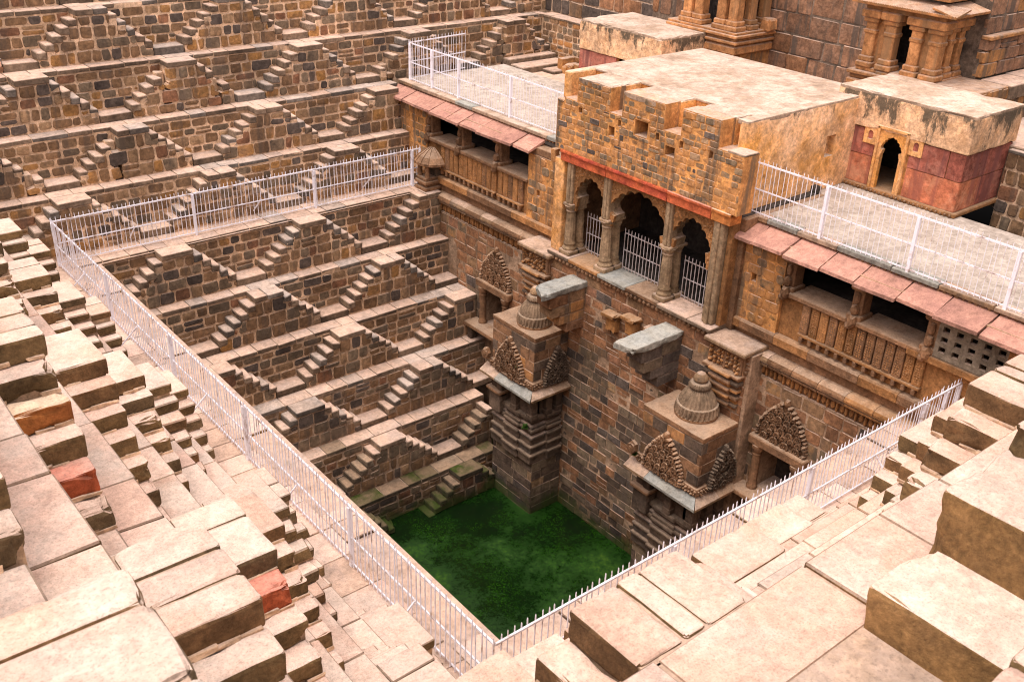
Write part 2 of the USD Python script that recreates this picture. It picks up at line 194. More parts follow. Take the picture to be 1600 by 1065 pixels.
# ------------------------------------------------------------------ prims
_count = {}
def numbered(path):
    n = _count.get(path, 0); _count[path] = n + 1
    return path if n == 0 else f'{path}_{n:03d}'
def mesh_prim(path, vf, material, smooth=False, origin=None):
    if hasattr(vf, 'vertices'): vf = (np.asarray(vf.vertices), np.asarray(vf.faces))
    v, f = np.asarray(vf[0], float), np.asarray(vf[1], int)
    if origin is not None: v = v - np.asarray(origin)
    material = M[material] if isinstance(material, str) else material
    if smooth:
        return usdkit.mesh(stage, path, (v, f), material, smooth=smooth).GetPrim()
    m = UsdGeom.Mesh.Define(stage, path)
    m.CreatePointsAttr(Vt.Vec3fArray.FromNumpy(np.ascontiguousarray(v, np.float32)))
    m.CreateFaceVertexCountsAttr(Vt.IntArray.FromNumpy(np.full(len(f), 3, np.int32)))
    m.CreateFaceVertexIndicesAttr(Vt.IntArray.FromNumpy(np.ascontiguousarray(f.ravel(), np.int32)))
    m.CreateSubdivisionSchemeAttr('none')
    UsdShade.MaterialBindingAPI.Apply(m.GetPrim()).Bind(material)
    return m.GetPrim()
def tag(p, label=None, category=None, group=None, kind=None):
    for k, v in dict(label=label, category=category, group=group, kind=kind).items():
        if v: p.SetCustomDataByKey(k, v)
    return p
class Thing:
    def __init__(s, name, label=None, category=None, loc=(0, 0, 0), group=None, kind=None):
        s.path = numbered('/World/' + name); s.loc = np.array(loc, float)
        x = UsdGeom.Xform.Define(stage, s.path); x.AddTranslateOp().Set(Gf.Vec3d(*map(float, loc)))
        s.prim = tag(x.GetPrim(), label, category, group, kind)
    def add(s, name, vf, material, parent=None, smooth=False, label=None, kind=None):
        path = numbered((parent.GetPath().pathString if parent is not None else s.path) + '/' + name)
        return tag(mesh_prim(path, vf, material, smooth, s.loc), label=label, kind=kind)
def single(name, vf, material, label=None, category=None, group=None, kind=None, smooth=False):
    return tag(mesh_prim(numbered('/World/' + name), vf, material, smooth), label, category, group, kind)

# ------------------------------------------------------------------ shapes
def cat(parts):
    vs, fs, n = [], [], 0
    for p in parts:
        v, f = (np.asarray(p.vertices), np.asarray(p.faces)) if hasattr(p, 'vertices') else p
        vs.append(v); fs.append(np.asarray(f) + n); n += len(v)
    return np.vstack(vs), np.vstack(fs)
class Frame:
    """s runs along the wall, d out of it, z up; o is the point s = d = z = 0."""
    def __init__(f, o, s, n): f.o, f.S, f.N, f.Zv = (np.array(a, float) for a in (o, s, n, (0, 0, 1)))
    def __call__(f, s, d, z): return f.o + np.multiply.outer(np.asarray(s, float), f.S) + np.multiply.outer(np.asarray(d, float), f.N) + np.multiply.outer(np.asarray(z, float), f.Zv)
def far(y): return Frame((0, y, 0), (1, 0, 0), (0, -1, 0))
def near_left(x): return Frame((x, 0, 0), (0, 1, 0), (1, 0, 0))
def near_right(y): return Frame((0, y, 0), (-1, 0, 0), (0, 1, 0))
def facade(x): return Frame((x, 0, 0), (0, -1, 0), (-1, 0, 0))     # s = -y
_sg = np.array([(i, j, k) for i in (-1, 1) for j in (-1, 1) for k in (-1, 1)], float)
_hv = np.array([[sx * (10 - (a == 0)), sy * (8 - (a == 1)), sz * (6 - (a == 2))] for sx, sy, sz in _sg for a in range(3)], float)
# a chamfered box: corner q, vertex a is pulled inwards along all axes but a
_hull_v = np.array([[_sg[q][c] * (1.0 if c == a else 0.8) for c in range(3)] for q in range(8) for a in range(3)])
_h = trimesh.convex.convex_hull(trimesh.Trimesh(_hull_v, [[0, 1, 2]], process=False).vertices)
_map = [int(np.argmin(((_hull_v - v) ** 2).sum(1))) for v in _h.vertices]
_BF = np.array([[_map[i] for i in t] for t in _h.faces])
_t = _hull_v[_BF]; _flip = (np.cross(_t[:, 1] - _t[:, 0], _t[:, 2] - _t[:, 0]) * _t.mean(1)).sum(1) < 0
_BF[_flip] = _BF[_flip][:, ::-1]
_Q, _A = np.repeat(np.arange(8), 3), np.tile(np.arange(3), 8)
def cbox(a0, a1, b0, b1, c0, c1, bev=0.012, jit=0.0):
    """chamfered box in (a, b, c); corners jittered"""
    lo, hi = np.array([a0, b0, c0], float), np.array([a1, b1, c1], float)
    c, h = (lo + hi) / 2, (hi - lo) / 2
    b = min(bev, *(h * 0.45))
    v = np.empty((24, 3))
    for k in range(3):
        v[:, k] = c[k] + _sg[_Q, k] * (h[k] - np.where(_A == k, 0, b))
    if jit: v += (rng.uniform(-1, 1, (8, 3)) * jit)[_Q]
    return v, _BF
def fbox(fr, s0, s1, d0, d1, z0, z1, bev=0.012, jit=0.0):
    v, f = cbox(min(s0, s1), max(s0, s1), min(d0, d1), max(d0, d1), z0, z1, bev, jit)
    flip = np.dot(np.cross(fr.S, fr.N), fr.Zv) < 0
    return fr(v[:, 0], v[:, 1], v[:, 2]), (f[:, ::-1] if flip else f)
def prism(fr, poly, d0, d1):
    """a shapely polygon in (s, z) extruded from d0 to d1"""
    parts = []
    for g in getattr(poly, 'geoms', [poly]):
        if g.is_empty or g.area < 1e-5: continue
        m = trimesh.creation.extrude_polygon(g, 1.0, engine='earcut')
        v = np.asarray(m.vertices); f = np.asarray(m.faces)
        w = fr(v[:, 0], d0 + (d1 - d0) * v[:, 2], v[:, 1])
        parts.append((w, f if d1 > d0 else f[:, ::-1]))
    return cat(parts)
def stone(fr, P, d0, d1, bev=0.02, bulge=0.012):
    P = np.asarray(P); n = len(P); c = P.mean(0)
    r = np.linalg.norm(P - c, axis=1, keepdims=True)
    R2 = P + (c - P) * np.minimum(0.35, bev / np.maximum(r, 1e-6))
    tilt = rng.uniform(-0.25, 0.25, 2) * bulge
    dz = d1 + ((R2 - c) * tilt / np.maximum(r.max(), 1e-6)).sum(1)
    v = np.vstack([fr(P[:, 0], np.full(n, d0), P[:, 1]), fr(P[:, 0], np.full(n, d1 - bev), P[:, 1]), fr(R2[:, 0], dz, R2[:, 1]), fr(c[None, 0], np.array([d1 + bulge * rng.uniform(0.1, 1)]), c[None, 1])])
    i = np.arange(n); j = (i + 1) % n
    q = lambda a, b: np.vstack([np.c_[a + i, a + j, b + j], np.c_[a + i, b + j, b + i]])
    return v, np.vstack([q(0, n), q(n, 2 * n), np.c_[2 * n + i, 2 * n + j, np.full(n, 3 * n)]])
def ring(poly):
    if poly.exterior.is_ccw: return np.array(poly.exterior.coords)[:-1]
    return np.array(poly.exterior.coords)[:-1][::-1]
def courses(region, h, w, gap=0.02, rnd=0.05, seed_z=None, jit=0.18, minarea=0.25, rect=False):
    """irregular coursed masonry filling a (s, z) region: a list of rings"""
    s0, z0, s1, z1 = region.bounds
    nz = max(1, round((z1 - z0) / h)); zs = z0 + (z1 - z0) * np.arange(nz + 1) / nz
    zs[1:-1] += rng.uniform(-1, 1, nz - 1) * h * jit * 0.7
    out = []
    for k in range(nz):
        s = s0 - rng.uniform(0, w)
        slope = rng.uniform(-1, 1) * 0.0
        while s < s1:
            ww = w * rng.uniform(1 - 2.2 * jit, 1 + 2.4 * jit)
            a, b = zs[k], zs[k + 1]
            t = gap / 2
            jj = lambda m=1.0: rng.uniform(-1, 1) * h * jit * 0.28 * m
            pts = [(s + t + jj(), a + t + jj(.6)), (s + ww - t + jj(), a + t + jj(.6)), (s + ww - t + jj(), b - t + jj(.6)), (s + t + jj(), b - t + jj(.6))]
            cells = [pts]
            if rng.random() < 0.05 and not rect and ww > w * 0.8:           # split into two thin stones
                m = (a + b) / 2 + rng.uniform(-.1, .1) * h
                cells = [[pts[0], pts[1], (pts[1][0], m - t), (pts[0][0], m - t)], [(pts[0][0], m + t), (pts[1][0], m + t), pts[2], pts[3]]]
            for c in cells:
                p = Polygon(c)
                if not p.is_valid: continue
                p = p.intersection(region)
                if p.is_empty: continue
                p = max(getattr(p, 'geoms', [p]), key=lambda g: g.area)
                if p.geom_type != 'Polygon' or p.area < minarea * 0.22 * w * h: continue
                if rnd > 0:
                    q = p.buffer(-rnd, join_style='mitre').buffer(rnd, quad_segs=1)
                    if q.geom_type == 'Polygon' and not q.is_empty: p = q
                r = ring(p.simplify(0.008))
                if len(r) < 3: continue
                if not rect: r = r + rng.uniform(-1, 1, r.shape) * min(0.016, h * 0.04)
                out.append(r)
            s += ww
    return out
def face_stones(t, fr, region, d0, d1, mix, h, w, name='stone', parent=None, limit=300, gap=0.03, rnd=0.05, bev=0.022, bulge=0.02, proud=0.012, jit=0.18, rect=False, dark_z=None):
    rs = courses(region, h, w, gap, rnd, jit=jit, rect=rect)
    rs.sort(key=lambda r: -np.ptp(r[:, 0]) * np.ptp(r[:, 1]))
    rest = []
    for i, r in enumerate(rs):
        vf = stone(fr, r, d0, d1 + rng.uniform(-1, 1) * proud, bev, bulge)
        m = pick(mix)
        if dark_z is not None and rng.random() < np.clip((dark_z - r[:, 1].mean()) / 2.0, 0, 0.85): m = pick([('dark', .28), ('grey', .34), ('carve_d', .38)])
        t.nst = getattr(t, 'nst', 0) + 1
        if t.nst <= limit: t.add(name, vf, m, parent)
        else: rest.append(vf)
    if rest: t.add('small_' + name + 's', cat(rest), pick(mix), parent, kind='stuff')
def rough_block(x0, x1, y0, y1, z0, z1, amp=0.02, cell=0.12, chip=0.05, seed=0):
    """a big weathered block: a box with a grid that is finer along its arrises, worn and chipped by noise"""
    L = np.array([x1 - x0, y1 - y0, z1 - z0])
    def grid(l):
        e = [q for q in (0.0, 0.012, 0.035, 0.085) if q < l * 0.42]
        m = max(1, int(round((l - 2 * e[-1]) / cell))); m = min(m, 12)
        return np.array(e[:-1] + list(np.linspace(e[-1], l - e[-1], m + 1)) + [l - q for q in e[:-1][::-1]]) / l
    G = [grid(l) for l in L]
    V, Fc, off = [], [], 0
    for ax in range(3):
        u, w = (ax + 1) % 3, (ax + 2) % 3
        nu, nw = len(G[u]) - 1, len(G[w]) - 1
        for sgn in (0, 1):
            if ax == 2 and sgn == 0: continue                       # nobody sees the bed joint
            a, b = np.meshgrid(G[u], G[w], indexing='ij')
            p = np.zeros(a.shape + (3,)); p[..., u], p[..., w], p[..., ax] = a, b, sgn
            V.append(p.reshape(-1, 3)); i, j = np.meshgrid(np.arange(nu), np.arange(nw), indexing='ij'); k = i * (nw + 1) + j
            q = np.stack([k, k + nw + 1, k + nw + 2, k + 1], -1).reshape(-1, 4)
            if not sgn: q = q[:, ::-1]
            Fc.append(np.vstack([q[:, [0, 1, 2]], q[:, [0, 2, 3]]]) + off); off += len(V[-1])
    U = np.vstack(V); P = np.array([x0, y0, z0]) + U * L
    e = np.minimum(U, 1 - U) * L                                       # distance to the nearest face along each axis
    inward = np.sign(0.5 - U)
    chipn = meshkit.fbm(P * 4.3 + seed * 7.7, 4, seed)
    bite = np.clip((chipn - 0.53) * 6.0, 0, 1) * min(chip, 0.05) + 0.011          # mostly crisp arrises, bitten here and there
    n2 = np.stack([meshkit.fbm(P * 3.4 + 31 * k + seed, 4, seed + k) - 0.5 for k in range(3)], 1)
    D = np.zeros_like(P)
    for a in range(3):
        for b in range(3):
            if a != b: D[:, a] += inward[:, a] * np.clip(1 - (e[:, a] + e[:, b]) / np.maximum(bite * 2.2, 0.02), 0, 1) * bite * 0.75
    P = P + D + n2 * amp * 2
    return P, np.vstack(Fc)
def lathe(profile, seg=24, flutes=0, depth=0.0, flute_z=None, loc=(0, 0, 0)):
    pr = np.asarray(profile, float); n = len(pr)
    a = np.arange(seg) / seg * 2 * np.pi
    rr = pr[:, :1] * np.ones(seg)
    if flutes:
        zz = pr[:, 1]; on = np.ones(n) if flute_z is None else ((zz >= flute_z[0]) & (zz <= flute_z[1])).astype(float)
        rr = rr * (1 - depth * on[:, None] * (0.5 + 0.5 * np.cos(a * flutes)))
    v = np.stack([rr * np.cos(a), rr * np.sin(a), pr[:, 1:] * np.ones(seg)], -1).reshape(-1, 3)
    i, j = np.meshgrid(np.arange(n - 1), np.arange(seg), indexing='ij'); k = (j + 1) % seg
    q = np.stack([i * seg + j, i * seg + k, (i + 1) * seg + k, (i + 1) * seg + j], -1).reshape(-1, 4)
    f = [q[:, [0, 1, 2]], q[:, [0, 2, 3]]]
    v = np.vstack([v, [[0, 0, pr[0, 1]], [0, 0, pr[-1, 1]]]]); b, t = n * seg, n * seg + 1
    j = np.arange(seg); k = (j + 1) % seg
    f += [np.c_[np.full(seg, b), k, j], np.c_[np.full(seg, t), (n - 1) * seg + j, (n - 1) * seg + k]]
    return v + np.asarray(loc, float), np.vstack(f)
def bar(a, b, r, sides=4, tip=0.0):
    a, b = np.asarray(a, float), np.asarray(b, float); d = b - a; d /= np.linalg.norm(d)
    x = np.cross(d, [0, 0, 1.] if abs(d[2]) < 0.9 else [1., 0, 0]); x /= np.linalg.norm(x); y = np.cross(d, x)
    an = (np.arange(sides) + 0.5) / sides * 2 * np.pi
    rg = np.outer(np.cos(an), x) + np.outer(np.sin(an), y)
    v = np.vstack([a + rg * r, b + rg * r, a[None], (b + d * tip)[None]])
    i = np.arange(sides); j = (i + 1) % sides
    return v, np.vstack([np.c_[i, j, sides + j], np.c_[i, sides + j, sides + i], np.c_[np.full(sides, 2 * sides), j, i], np.c_[np.full(sides, 2 * sides + 1), sides + i, sides + j]])

# ------------------------------------------------------------------ the well's terraces
LV = {-6: -9.3, -5: -7.69, -4: -6.17, -3: -4.68, -2: -3.16, -1: -1.62, 0: 0.0, 1: 1.6, 2: 3.1, 3: 4.69, 4: 6.29, 5: 7.9, 6: 9.5, 7: 10.8}
YF = {-6: 21.3, -5: 22.40, -4: 23.57, -3: 24.72, -2: 25.87, -1: 27.0, 0: 28.07, 1: 29.65, 2: 30.75, 3: 31.85, 4: 32.95, 5: 34.05, 6: 35.15, 7: 36.25}
XF = {-5: 12.83, -4: 11.9, -3: 10.9, -2: 9.9, -1: 8.9, 0: 7.92, 1: 6.25, 2: 5.2, 3: 4.1, 4: 3.02, 5: 1.92, 6: 0.85, 7: -0.25}
YR = {-5: 13.7, -4: 12.9, -3: 12.1, -2: 11.3, -1: 10.45, 0: 9.6, 1: 8.0, 2: 6.9, 3: 5.7, 4: 4.5, 5: 3.4, 6: 2.25, 7: 1.1}
WALL = 0.62
def flags(t, fr, s0, s1, d0, d1, z, th, mats, ln=(0.55, 1.15), bev=0.014, jit=0.008, gap=0.012, name='paving_slab', edge=0.03, rows=None, big=False):
    """rows of paving slabs on a ledge"""
    rows = rows or max(1, round((d1 - d0) / 0.62)); w = (d1 - d0) / rows
    for r in range(rows):
        s = s0
        while s < s1 - 0.05:
            l = rng.uniform(*ln); e = min(s + l, s1)
            if s1 - e < 0.3: e = s1
            a, b = d0 + r * w, d0 + (r + 1) * w + (edge * rng.uniform(0, 1) if r == rows - 1 else 0)
            zt = z + rng.uniform(-1, 1) * jit
            t.add(name, fbox(fr, s + gap / 2, e - gap / 2, a + gap / 2, b - (gap / 2 if r < rows - 1 else 0), z - th, zt, bev, jit), mats[rng.integers(len(mats))])
            s = e
def tier(name, label, fr, k, zt, zb, centers, s0, s1, ledge, mix, treads, front=True, back=True, tr=0.256, lw=0.5, core='mortar', cs0=None, special=None, hh=0.40, ww=0.42, big=False, half=None, ln=(0.5, 1.1), moss_low=False):
    t = Thing(name, label, 'stepped tier', tuple(fr((s0 + s1) / 2, 0, zb)), 'stepped tiers of masonry round the well')
    r = (zt - zb) / 7; parts = []; cs0 = s0 if cs0 is None else cs0
    parts.append(fbox(fr, cs0, s1, -WALL - ledge - 0.7, -WALL + 0.012, zb - 0.35, zt - 0.022, 0.004))
    steps_region, pyr, beds = [], [], []
    cs = sorted(centers)
    sil = []
    for c in cs:
        for sd in (-1, 1):
            a = c + sd * lw
            for i in range(1, 6):
                u0, u1 = a + sd * (i - 1) * tr, a + sd * i * tr
                top = zt - i * r
                u0, u1 = max(min(u0, u1), s0), min(max(u0, u1), s1)
                if u1 - u0 < 0.04: continue
                j = rng.uniform(-.012, .012, 3) * (2.2 if k >= 1 and not big else 1.3)
                if front and k >= 1 and rng.random() < 0.07:      # a lost step
                    parts.append(fbox(fr, u0, u1, -WALL - 0.01, -rng.uniform(.15, .4), zb - 0.3, top - r * rng.uniform(.3, .9), 0.02, 0.02)); pyr.append(sbox(u0, zb, u1, top - r * 1.9)); sil.append(sbox(u0, zb, u1, top - r)); continue
                m = (special or {}).get((c, sd, i)) or treads[rng.integers(len(treads))]
                b0, b1 = (u0 - 0.02, u1) if sd > 0 else (u0, u1 + 0.02)
                if big:
                    P = fr([b0, b1], [-WALL - 0.02, 0.02 + j[0]], [top - r - 0.02, top + j[1]]); lo, hi = P.min(0), P.max(0)
                    vf = rough_block(lo[0], hi[0], lo[1], hi[1], lo[2], hi[2], 0.011, 0.12, 0.04, seed=int(rng.integers(1e4)))
                else:
                    vf = fbox(fr, b0, b1, -WALL - 0.02, 0.02 + j[0] * 2, top - r + 0.012, top + j[1], 0.024, 0.02)
                t.add('step', vf, m)
                i0, i1 = (u0 - .02, u1 - .03) if sd > 0 else (u0 + .03, u1 + .02)
                parts.append(fbox(fr, i0, i1, -WALL - 0.01, -0.001, zb - 0.3, top - r * 0.5, 0.003))
                if big:
                    q = u1 if sd > 0 else u0
                    n_ = 4; dd = np.linspace(-WALL, 0.0, n_ + 1)
                    for x in range(n_):
                        if rng.random() < 0.75: beds.append(fbox(fr, q - .03, q + sd * rng.uniform(.004, .022), dd[x] - .01, dd[x + 1] + .01, top - r - 0.01, top - r + rng.uniform(.015, .055), 0.012, 0.008))
                pyr.append(sbox(u0, zb, u1, top - r)); sil.append(sbox(u0, zb, u1, top))
        a, b = max(c - lw, s0), min(c + lw, s1)
        if b - a > 0.15:
            n = 3 if k >= 5 and big else (2 if rng.random() < 0.5 else 1)
            cut = {1: [a, b], 2: [a, a + (b - a) * rng.uniform(.35, .65), b], 3: [a, a + (b - a) * rng.uniform(.25, .4), a + (b - a) * rng.uniform(.55, .75), b]}[n]
            for q in range(n):
                j = rng.uniform(-.01, .01, 2)
                m = (special or {}).get((c, 0, q)) or treads[rng.integers(len(treads))]
                if big:
                    P = fr([cut[q] + .006, cut[q + 1] - .006], [-WALL + 0.03, 0.035], [zt - r - 0.02, zt + j[1]]); lo, hi = P.min(0), P.max(0)
                    vf = rough_block(lo[0], hi[0], lo[1], hi[1], lo[2], hi[2], 0.005, 0.13, 0.014, seed=int(rng.integers(1e4)))
                else:
                    vf = fbox(fr, cut[q] + .006, cut[q + 1] - .006, -WALL + 0.02, 0.035 + j[0], zt - 0.165, zt + j[1], 0.016, 0.008)
                t.add('landing_slab', vf, m)
            parts.append(fbox(fr, a + .03, b - .03, -WALL - 0.01, -0.001, zb - 0.3, zt - (0.022 if big else 0.1), 0.003))
            if big:
                for q in (a, b):
                    for x in range(4):
                        if rng.random() < .75: beds.append(fbox(fr, q - .015, q + .015, -WALL + x * WALL / 4 - .01, -WALL + (x + 1) * WALL / 4, zt - r - .01, zt - r + rng.uniform(.015, .05), .01, .008))
            pyr.append(sbox(a, zb, b, zt - 0.165)); sil.append(sbox(a, zb, b, zt))
    edges = [s0 - 1] + cs + [s1 + 1]
    ext = lw + 5 * tr
    for a, b in zip(cs[:-1], cs[1:]):
        u0, u1 = a + ext, b - ext
        if u1 > s0 and u0 < s1 and u1 - u0 > 0.1:
            t.add('bottom_slab', fbox(fr, max(u0, s0) + .008, min(u1, s1) - .008, -WALL - 0.02, 0.0, zb - 0.02, zb + r + rng.uniform(-.01, .01), 0.018, 0.012), treads[rng.integers(len(treads))])
            sil.append(sbox(u0, zb, u1, zb + r))
    for u0, u1 in ((s0, cs[0] - ext), (cs[-1] + ext, s1)):             # slab at either end of the wall
        if u1 - u0 > 0.12:
            t.add('bottom_slab', fbox(fr, u0 + .008, u1 - .008, -WALL - 0.02, 0.0, zb - 0.02, zb + r, 0.018, 0.012), treads[rng.integers(len(treads))])
            sil.append(sbox(u0, zb, u1, zb + r))
    if beds: t.add('mortar_bed', cat(beds), 'mortar', kind='stuff')
    t.add('mortar_core', cat(parts), core)
    if front and pyr:
        face_stones(t, fr, unary_union(pyr).buffer(-0.008), -0.25, 0.016, mix, hh, ww, bev=0.02, bulge=0.016, proud=0.010, rnd=0.05, gap=0.046)
    if back:
        reg = sbox(s0, zb, s1, zt - 0.13).difference(unary_union(sil)) if sil else sbox(s0, zb, s1, zt - 0.13)
        reg = reg.buffer(-0.012)
        for g in getattr(reg, 'geoms', [reg]):
            if g.area > 0.03: face_stones(t, fr, g, -WALL - 0.2, -WALL + 0.026, mix, hh * 0.78, ww * 1.25, bev=0.02, bulge=0.014, rnd=0.045, gap=0.042)
    # the ledge on top: one row of copings, more rows where it is wide
    flags(t, fr, cs0, s1, -WALL - ledge - 0.03, -WALL + 0.012, zt - 0.002, 0.125, treads, ln, edge=0.03, rows=max(1, round(ledge / 0.75)))
    return t

def centers(first, pitch, s0, s1):
    return [first + pitch * i for i in range(-12, 13) if s0 - 1.2 < first + pitch * i < s1 + 1.2]
ORD = {0: 'topmost', -1: 'second', -2: 'third', -3: 'fourth', -4: 'fifth', -5: 'lowest'}
UPO = {1: 'first', 2: 'second', 3: 'third', 4: 'fourth', 5: 'fifth', 6: 'sixth', 7: 'seventh'}
# far side (facing the camera's right)
PALX = 19.92
for k in (0, -1, -2, -3, -4, -5):
    c = centers(10.2 if k % 2 == 0 else 12.53, 4.6, 8.5, PALX)
    if k == 0: c = [10.2, 14.8, 19.45]
    x1 = {-5: 18.75, -4: 19.0, -3: 19.9}.get(k, PALX)
    ledge = YF[k + 1] - YF[k] - WALL
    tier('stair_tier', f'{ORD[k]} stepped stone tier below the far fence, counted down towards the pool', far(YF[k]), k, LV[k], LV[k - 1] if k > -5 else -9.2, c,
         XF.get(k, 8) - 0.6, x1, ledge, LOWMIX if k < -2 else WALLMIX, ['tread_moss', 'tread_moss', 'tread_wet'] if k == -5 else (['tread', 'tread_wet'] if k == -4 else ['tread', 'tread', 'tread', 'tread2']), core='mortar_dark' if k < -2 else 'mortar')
for k in (1, 2, 3, 4, 5, 6):
    c = centers((7.95 if k % 2 else 10.3), 4.57, 2, 28)
    x1 = 20.3 if k < 3 else (28.3 if k == 3 else 29.0)
    if k == 1: c = [x for x in c if x < 18.2]
    tier('stair_tier', f'{UPO[k]} stepped stone tier above the far fence, counted upwards', far(YF[k]), k, LV[k], LV[k - 1], c,
         {1: 6.0, 2: 5.4, 3: 5.2, 4: 5.6, 5: 6.0, 6: 7}[k], x1, YF[k + 1] - YF[k] - WALL if k < 7 else 1.0, UPMIX, ['tread', 'tread', 'tread', 'tread', 'tread2'], cs0=XF.get(k, 0) - 0.6, front=k < 6, back=k < 6)
# near left side: treads seen from above
FT = ['fore', 'fore', 'fore2', 'fore3', 'fore']
for k in (0, -1, -2, -3, -4, -5):
    c = centers(7.35 + 2.17 if k % 2 == 0 else 7.35, 4.35, 10, YF[k])
    tier('stair_tier', f'{ORD[k]} stepped tier inside the long left fence, counted down towards the pool', near_left(XF[k]), k, LV[k], LV[k - 1] if k > -5 else -9.2, c,
         YR[k] - 0.6, YF[k] + 0.1, XF[k] - XF[k + 1] - WALL, WALLMIX, ['fore', 'tread'] if k > -4 else ['tread_wet', 'tread'], front=False, back=False, core='mortar')
RED = {(5.15 + 4.35, -1, 4): 'redstep', (5.15 + 4.35, -1, 2): 'orangestep', (7.35, -1, 1): 'redstep'}
for k in (1, 2, 3, 4, 5, 6, 7):
    c = centers(9.5 if k % 2 else 7.35, 4.35, 2.0, YF[min(k, 5)])
    c = [x for x in c if x > YR[k] - 0.3]
    sp = {}
    for x in c:
        for (xx, sd, i), m in RED.items():
            if abs(x - xx) < 0.01 and k == (5 if xx > 8 else 4): sp[(x, sd, i)] = m
    tier('stair_tier', f'{UPO[k]} pale stepped tier outside the long left fence, counted up from it', near_left(XF[k]), k, LV[k], LV[k - 1], c,
         YR[k] - 0.6, {1: 29.6, 2: 30.7, 3: 31.8, 4: 32.9, 5: 30, 6: 20, 7: 14}[k], (XF[k] - XF[k + 1] if k < 7 else 2.5) - WALL, WALLMIX, FT, front=False, back=False, core='mortar', special=sp, big=k >= 3, ln=(0.6, 1.3))
# near right side
RC = {0: [9.8, 14.4, 19.0], -1: [12.1, 16.7], -2: [14.4, 19.0], -3: [16.7], -4: [14.4, 19.0], -5: [16.7],
      1: [8.4, 13.0, 17.6], 2: [6.2, 10.7, 15.3, 19.8], 3: [8.1, 12.4, 17.0], 4: [5.02, 10.6, 15.2, 19.8], 5: [3.9, 8.65, 13.2, 17.8], 7: [3.0]}
for k in (0, -1, -2, -3, -4, -5):
    tier('stair_tier', f'{ORD[k]} stepped tier inside the near right fence, counted down towards the pool', near_right(YR[k]), k, LV[k], LV[k - 1] if k > -5 else -9.2, [-x for x in RC[k]],
         -19.9 if k > -4 else -18.6, -(XF[k] - 0.6), YR[k] - YR[k + 1] - WALL, WALLMIX, ['fore', 'tread'] if k > -4 else ['tread_wet', 'tread'], front=False, back=False, core='mortar')
for k in (1, 2, 3, 4, 5):
    tier('stair_tier', f'{UPO[k]} pale stepped tier outside the near right fence, counted up from it', near_right(YR[k]), k, LV[k], LV[k - 1], [-x for x in RC[k]],
         -24.0 if k > 1 else -20.2, -(XF[k] - 0.6), YR[k] - YR[k + 1] - WALL, WALLMIX, ['fore', 'fore3', 'fore', 'fore3'], front=False, back=False, core='mortar', big=True, ln=(0.7, 1.5))
t = Thing('corner_block', 'worn pale block at the bottom of the photograph, under the nearest corner of the fences', 'stone block', (3.3, 4.2, 5.9))
t.add('block', rough_block(2.5, 3.92, 3.3, 4.66, 5.7, 6.30, 0.012, 0.12, 0.06, seed=77), 'fore3')
# sixth tier on the right: double-height broken blocks climbing to the right
t = Thing('block_stair', 'rough double-height block steps climbing beside the camera at the right edge', 'stone stair', (5.4, 1.8, 7.9))
zz = 7.9
for i, (xa, xb, z0, z1, y1) in enumerate([(4.78, 5.46, 7.7, 8.2, 2.26), (5.42, 6.22, 7.8, 8.64, 2.25), (6.2, 6.95, 7.9, 8.83, 2.24), (6.95, 7.7, 7.9, 9.06, 2.26), (7.7, 8.4, 7.9, 9.3, 2.25), (8.4, 9.6, 7.9, 9.5, 2.25)]):
    t.add('block_step', rough_block(xa, xb, 0.9, y1, z0, z1, 0.010, 0.09, 0.04, seed=40 + i), ['foreblock', 'foreblock', 'fore', 'fore2', 'fore3', 'fore'][i])
t.add('rubble_core', fbox(near_right(2.25), -12, -4.9, -1.6, -0.3, 7.6, 8.1, 0.01), 'brown')
t = Thing('worn_top_step', 'pale worn stone step in the lower right corner, nearest the camera', 'stone step', (3, 0.6, 9.5))
for i, (xa, xb) in enumerate([(2.2, 3.2), (3.2, 4.4), (4.4, 5.7), (5.7, 7.0)]):
    t.add('paving_slab', rough_block(xa, xb, 0.1, 0.93, 9.2, 9.62 + 0.02 * (i % 2), 0.01, 0.12, 0.04, seed=70 + i), ['fore2', 'fore'][i % 2])
# pool floor, water, ground
def sheet(x0, x1, y0, y1, z): return np.array([(x0, y0, z), (x1, y0, z), (x1, y1, z), (x0, y1, z)]), np.array([[0, 1, 2], [0, 2, 3]])
single('pool_bed', sheet(7, 21, 8, 28, -9.25), 'dark', kind='structure')
single('water', sheet(10, 19.6, 11, 24.5, -8.77), 'water', kind='structure')
single('fence_terrace_ground', cat([sheet(5.5, 8.1, 7.2, 30, -0.06), sheet(8.1, 20.5, 7.2, 9.7, -0.06), sheet(8.1, 20, 28.6, 30, -0.06)]), 'tread', kind='structure')
R0 = 900.0
single('ground', cat([sheet(-R0, R0, 36.8, R0, 10.3), sheet(-R0, -0.9, -R0, 36.8, 10.3), sheet(-0.9, R0, -R0, 0.0, 10.3), sheet(34, R0, 0.0, 36.8, 10.3)]), 'tread', kind='structure')

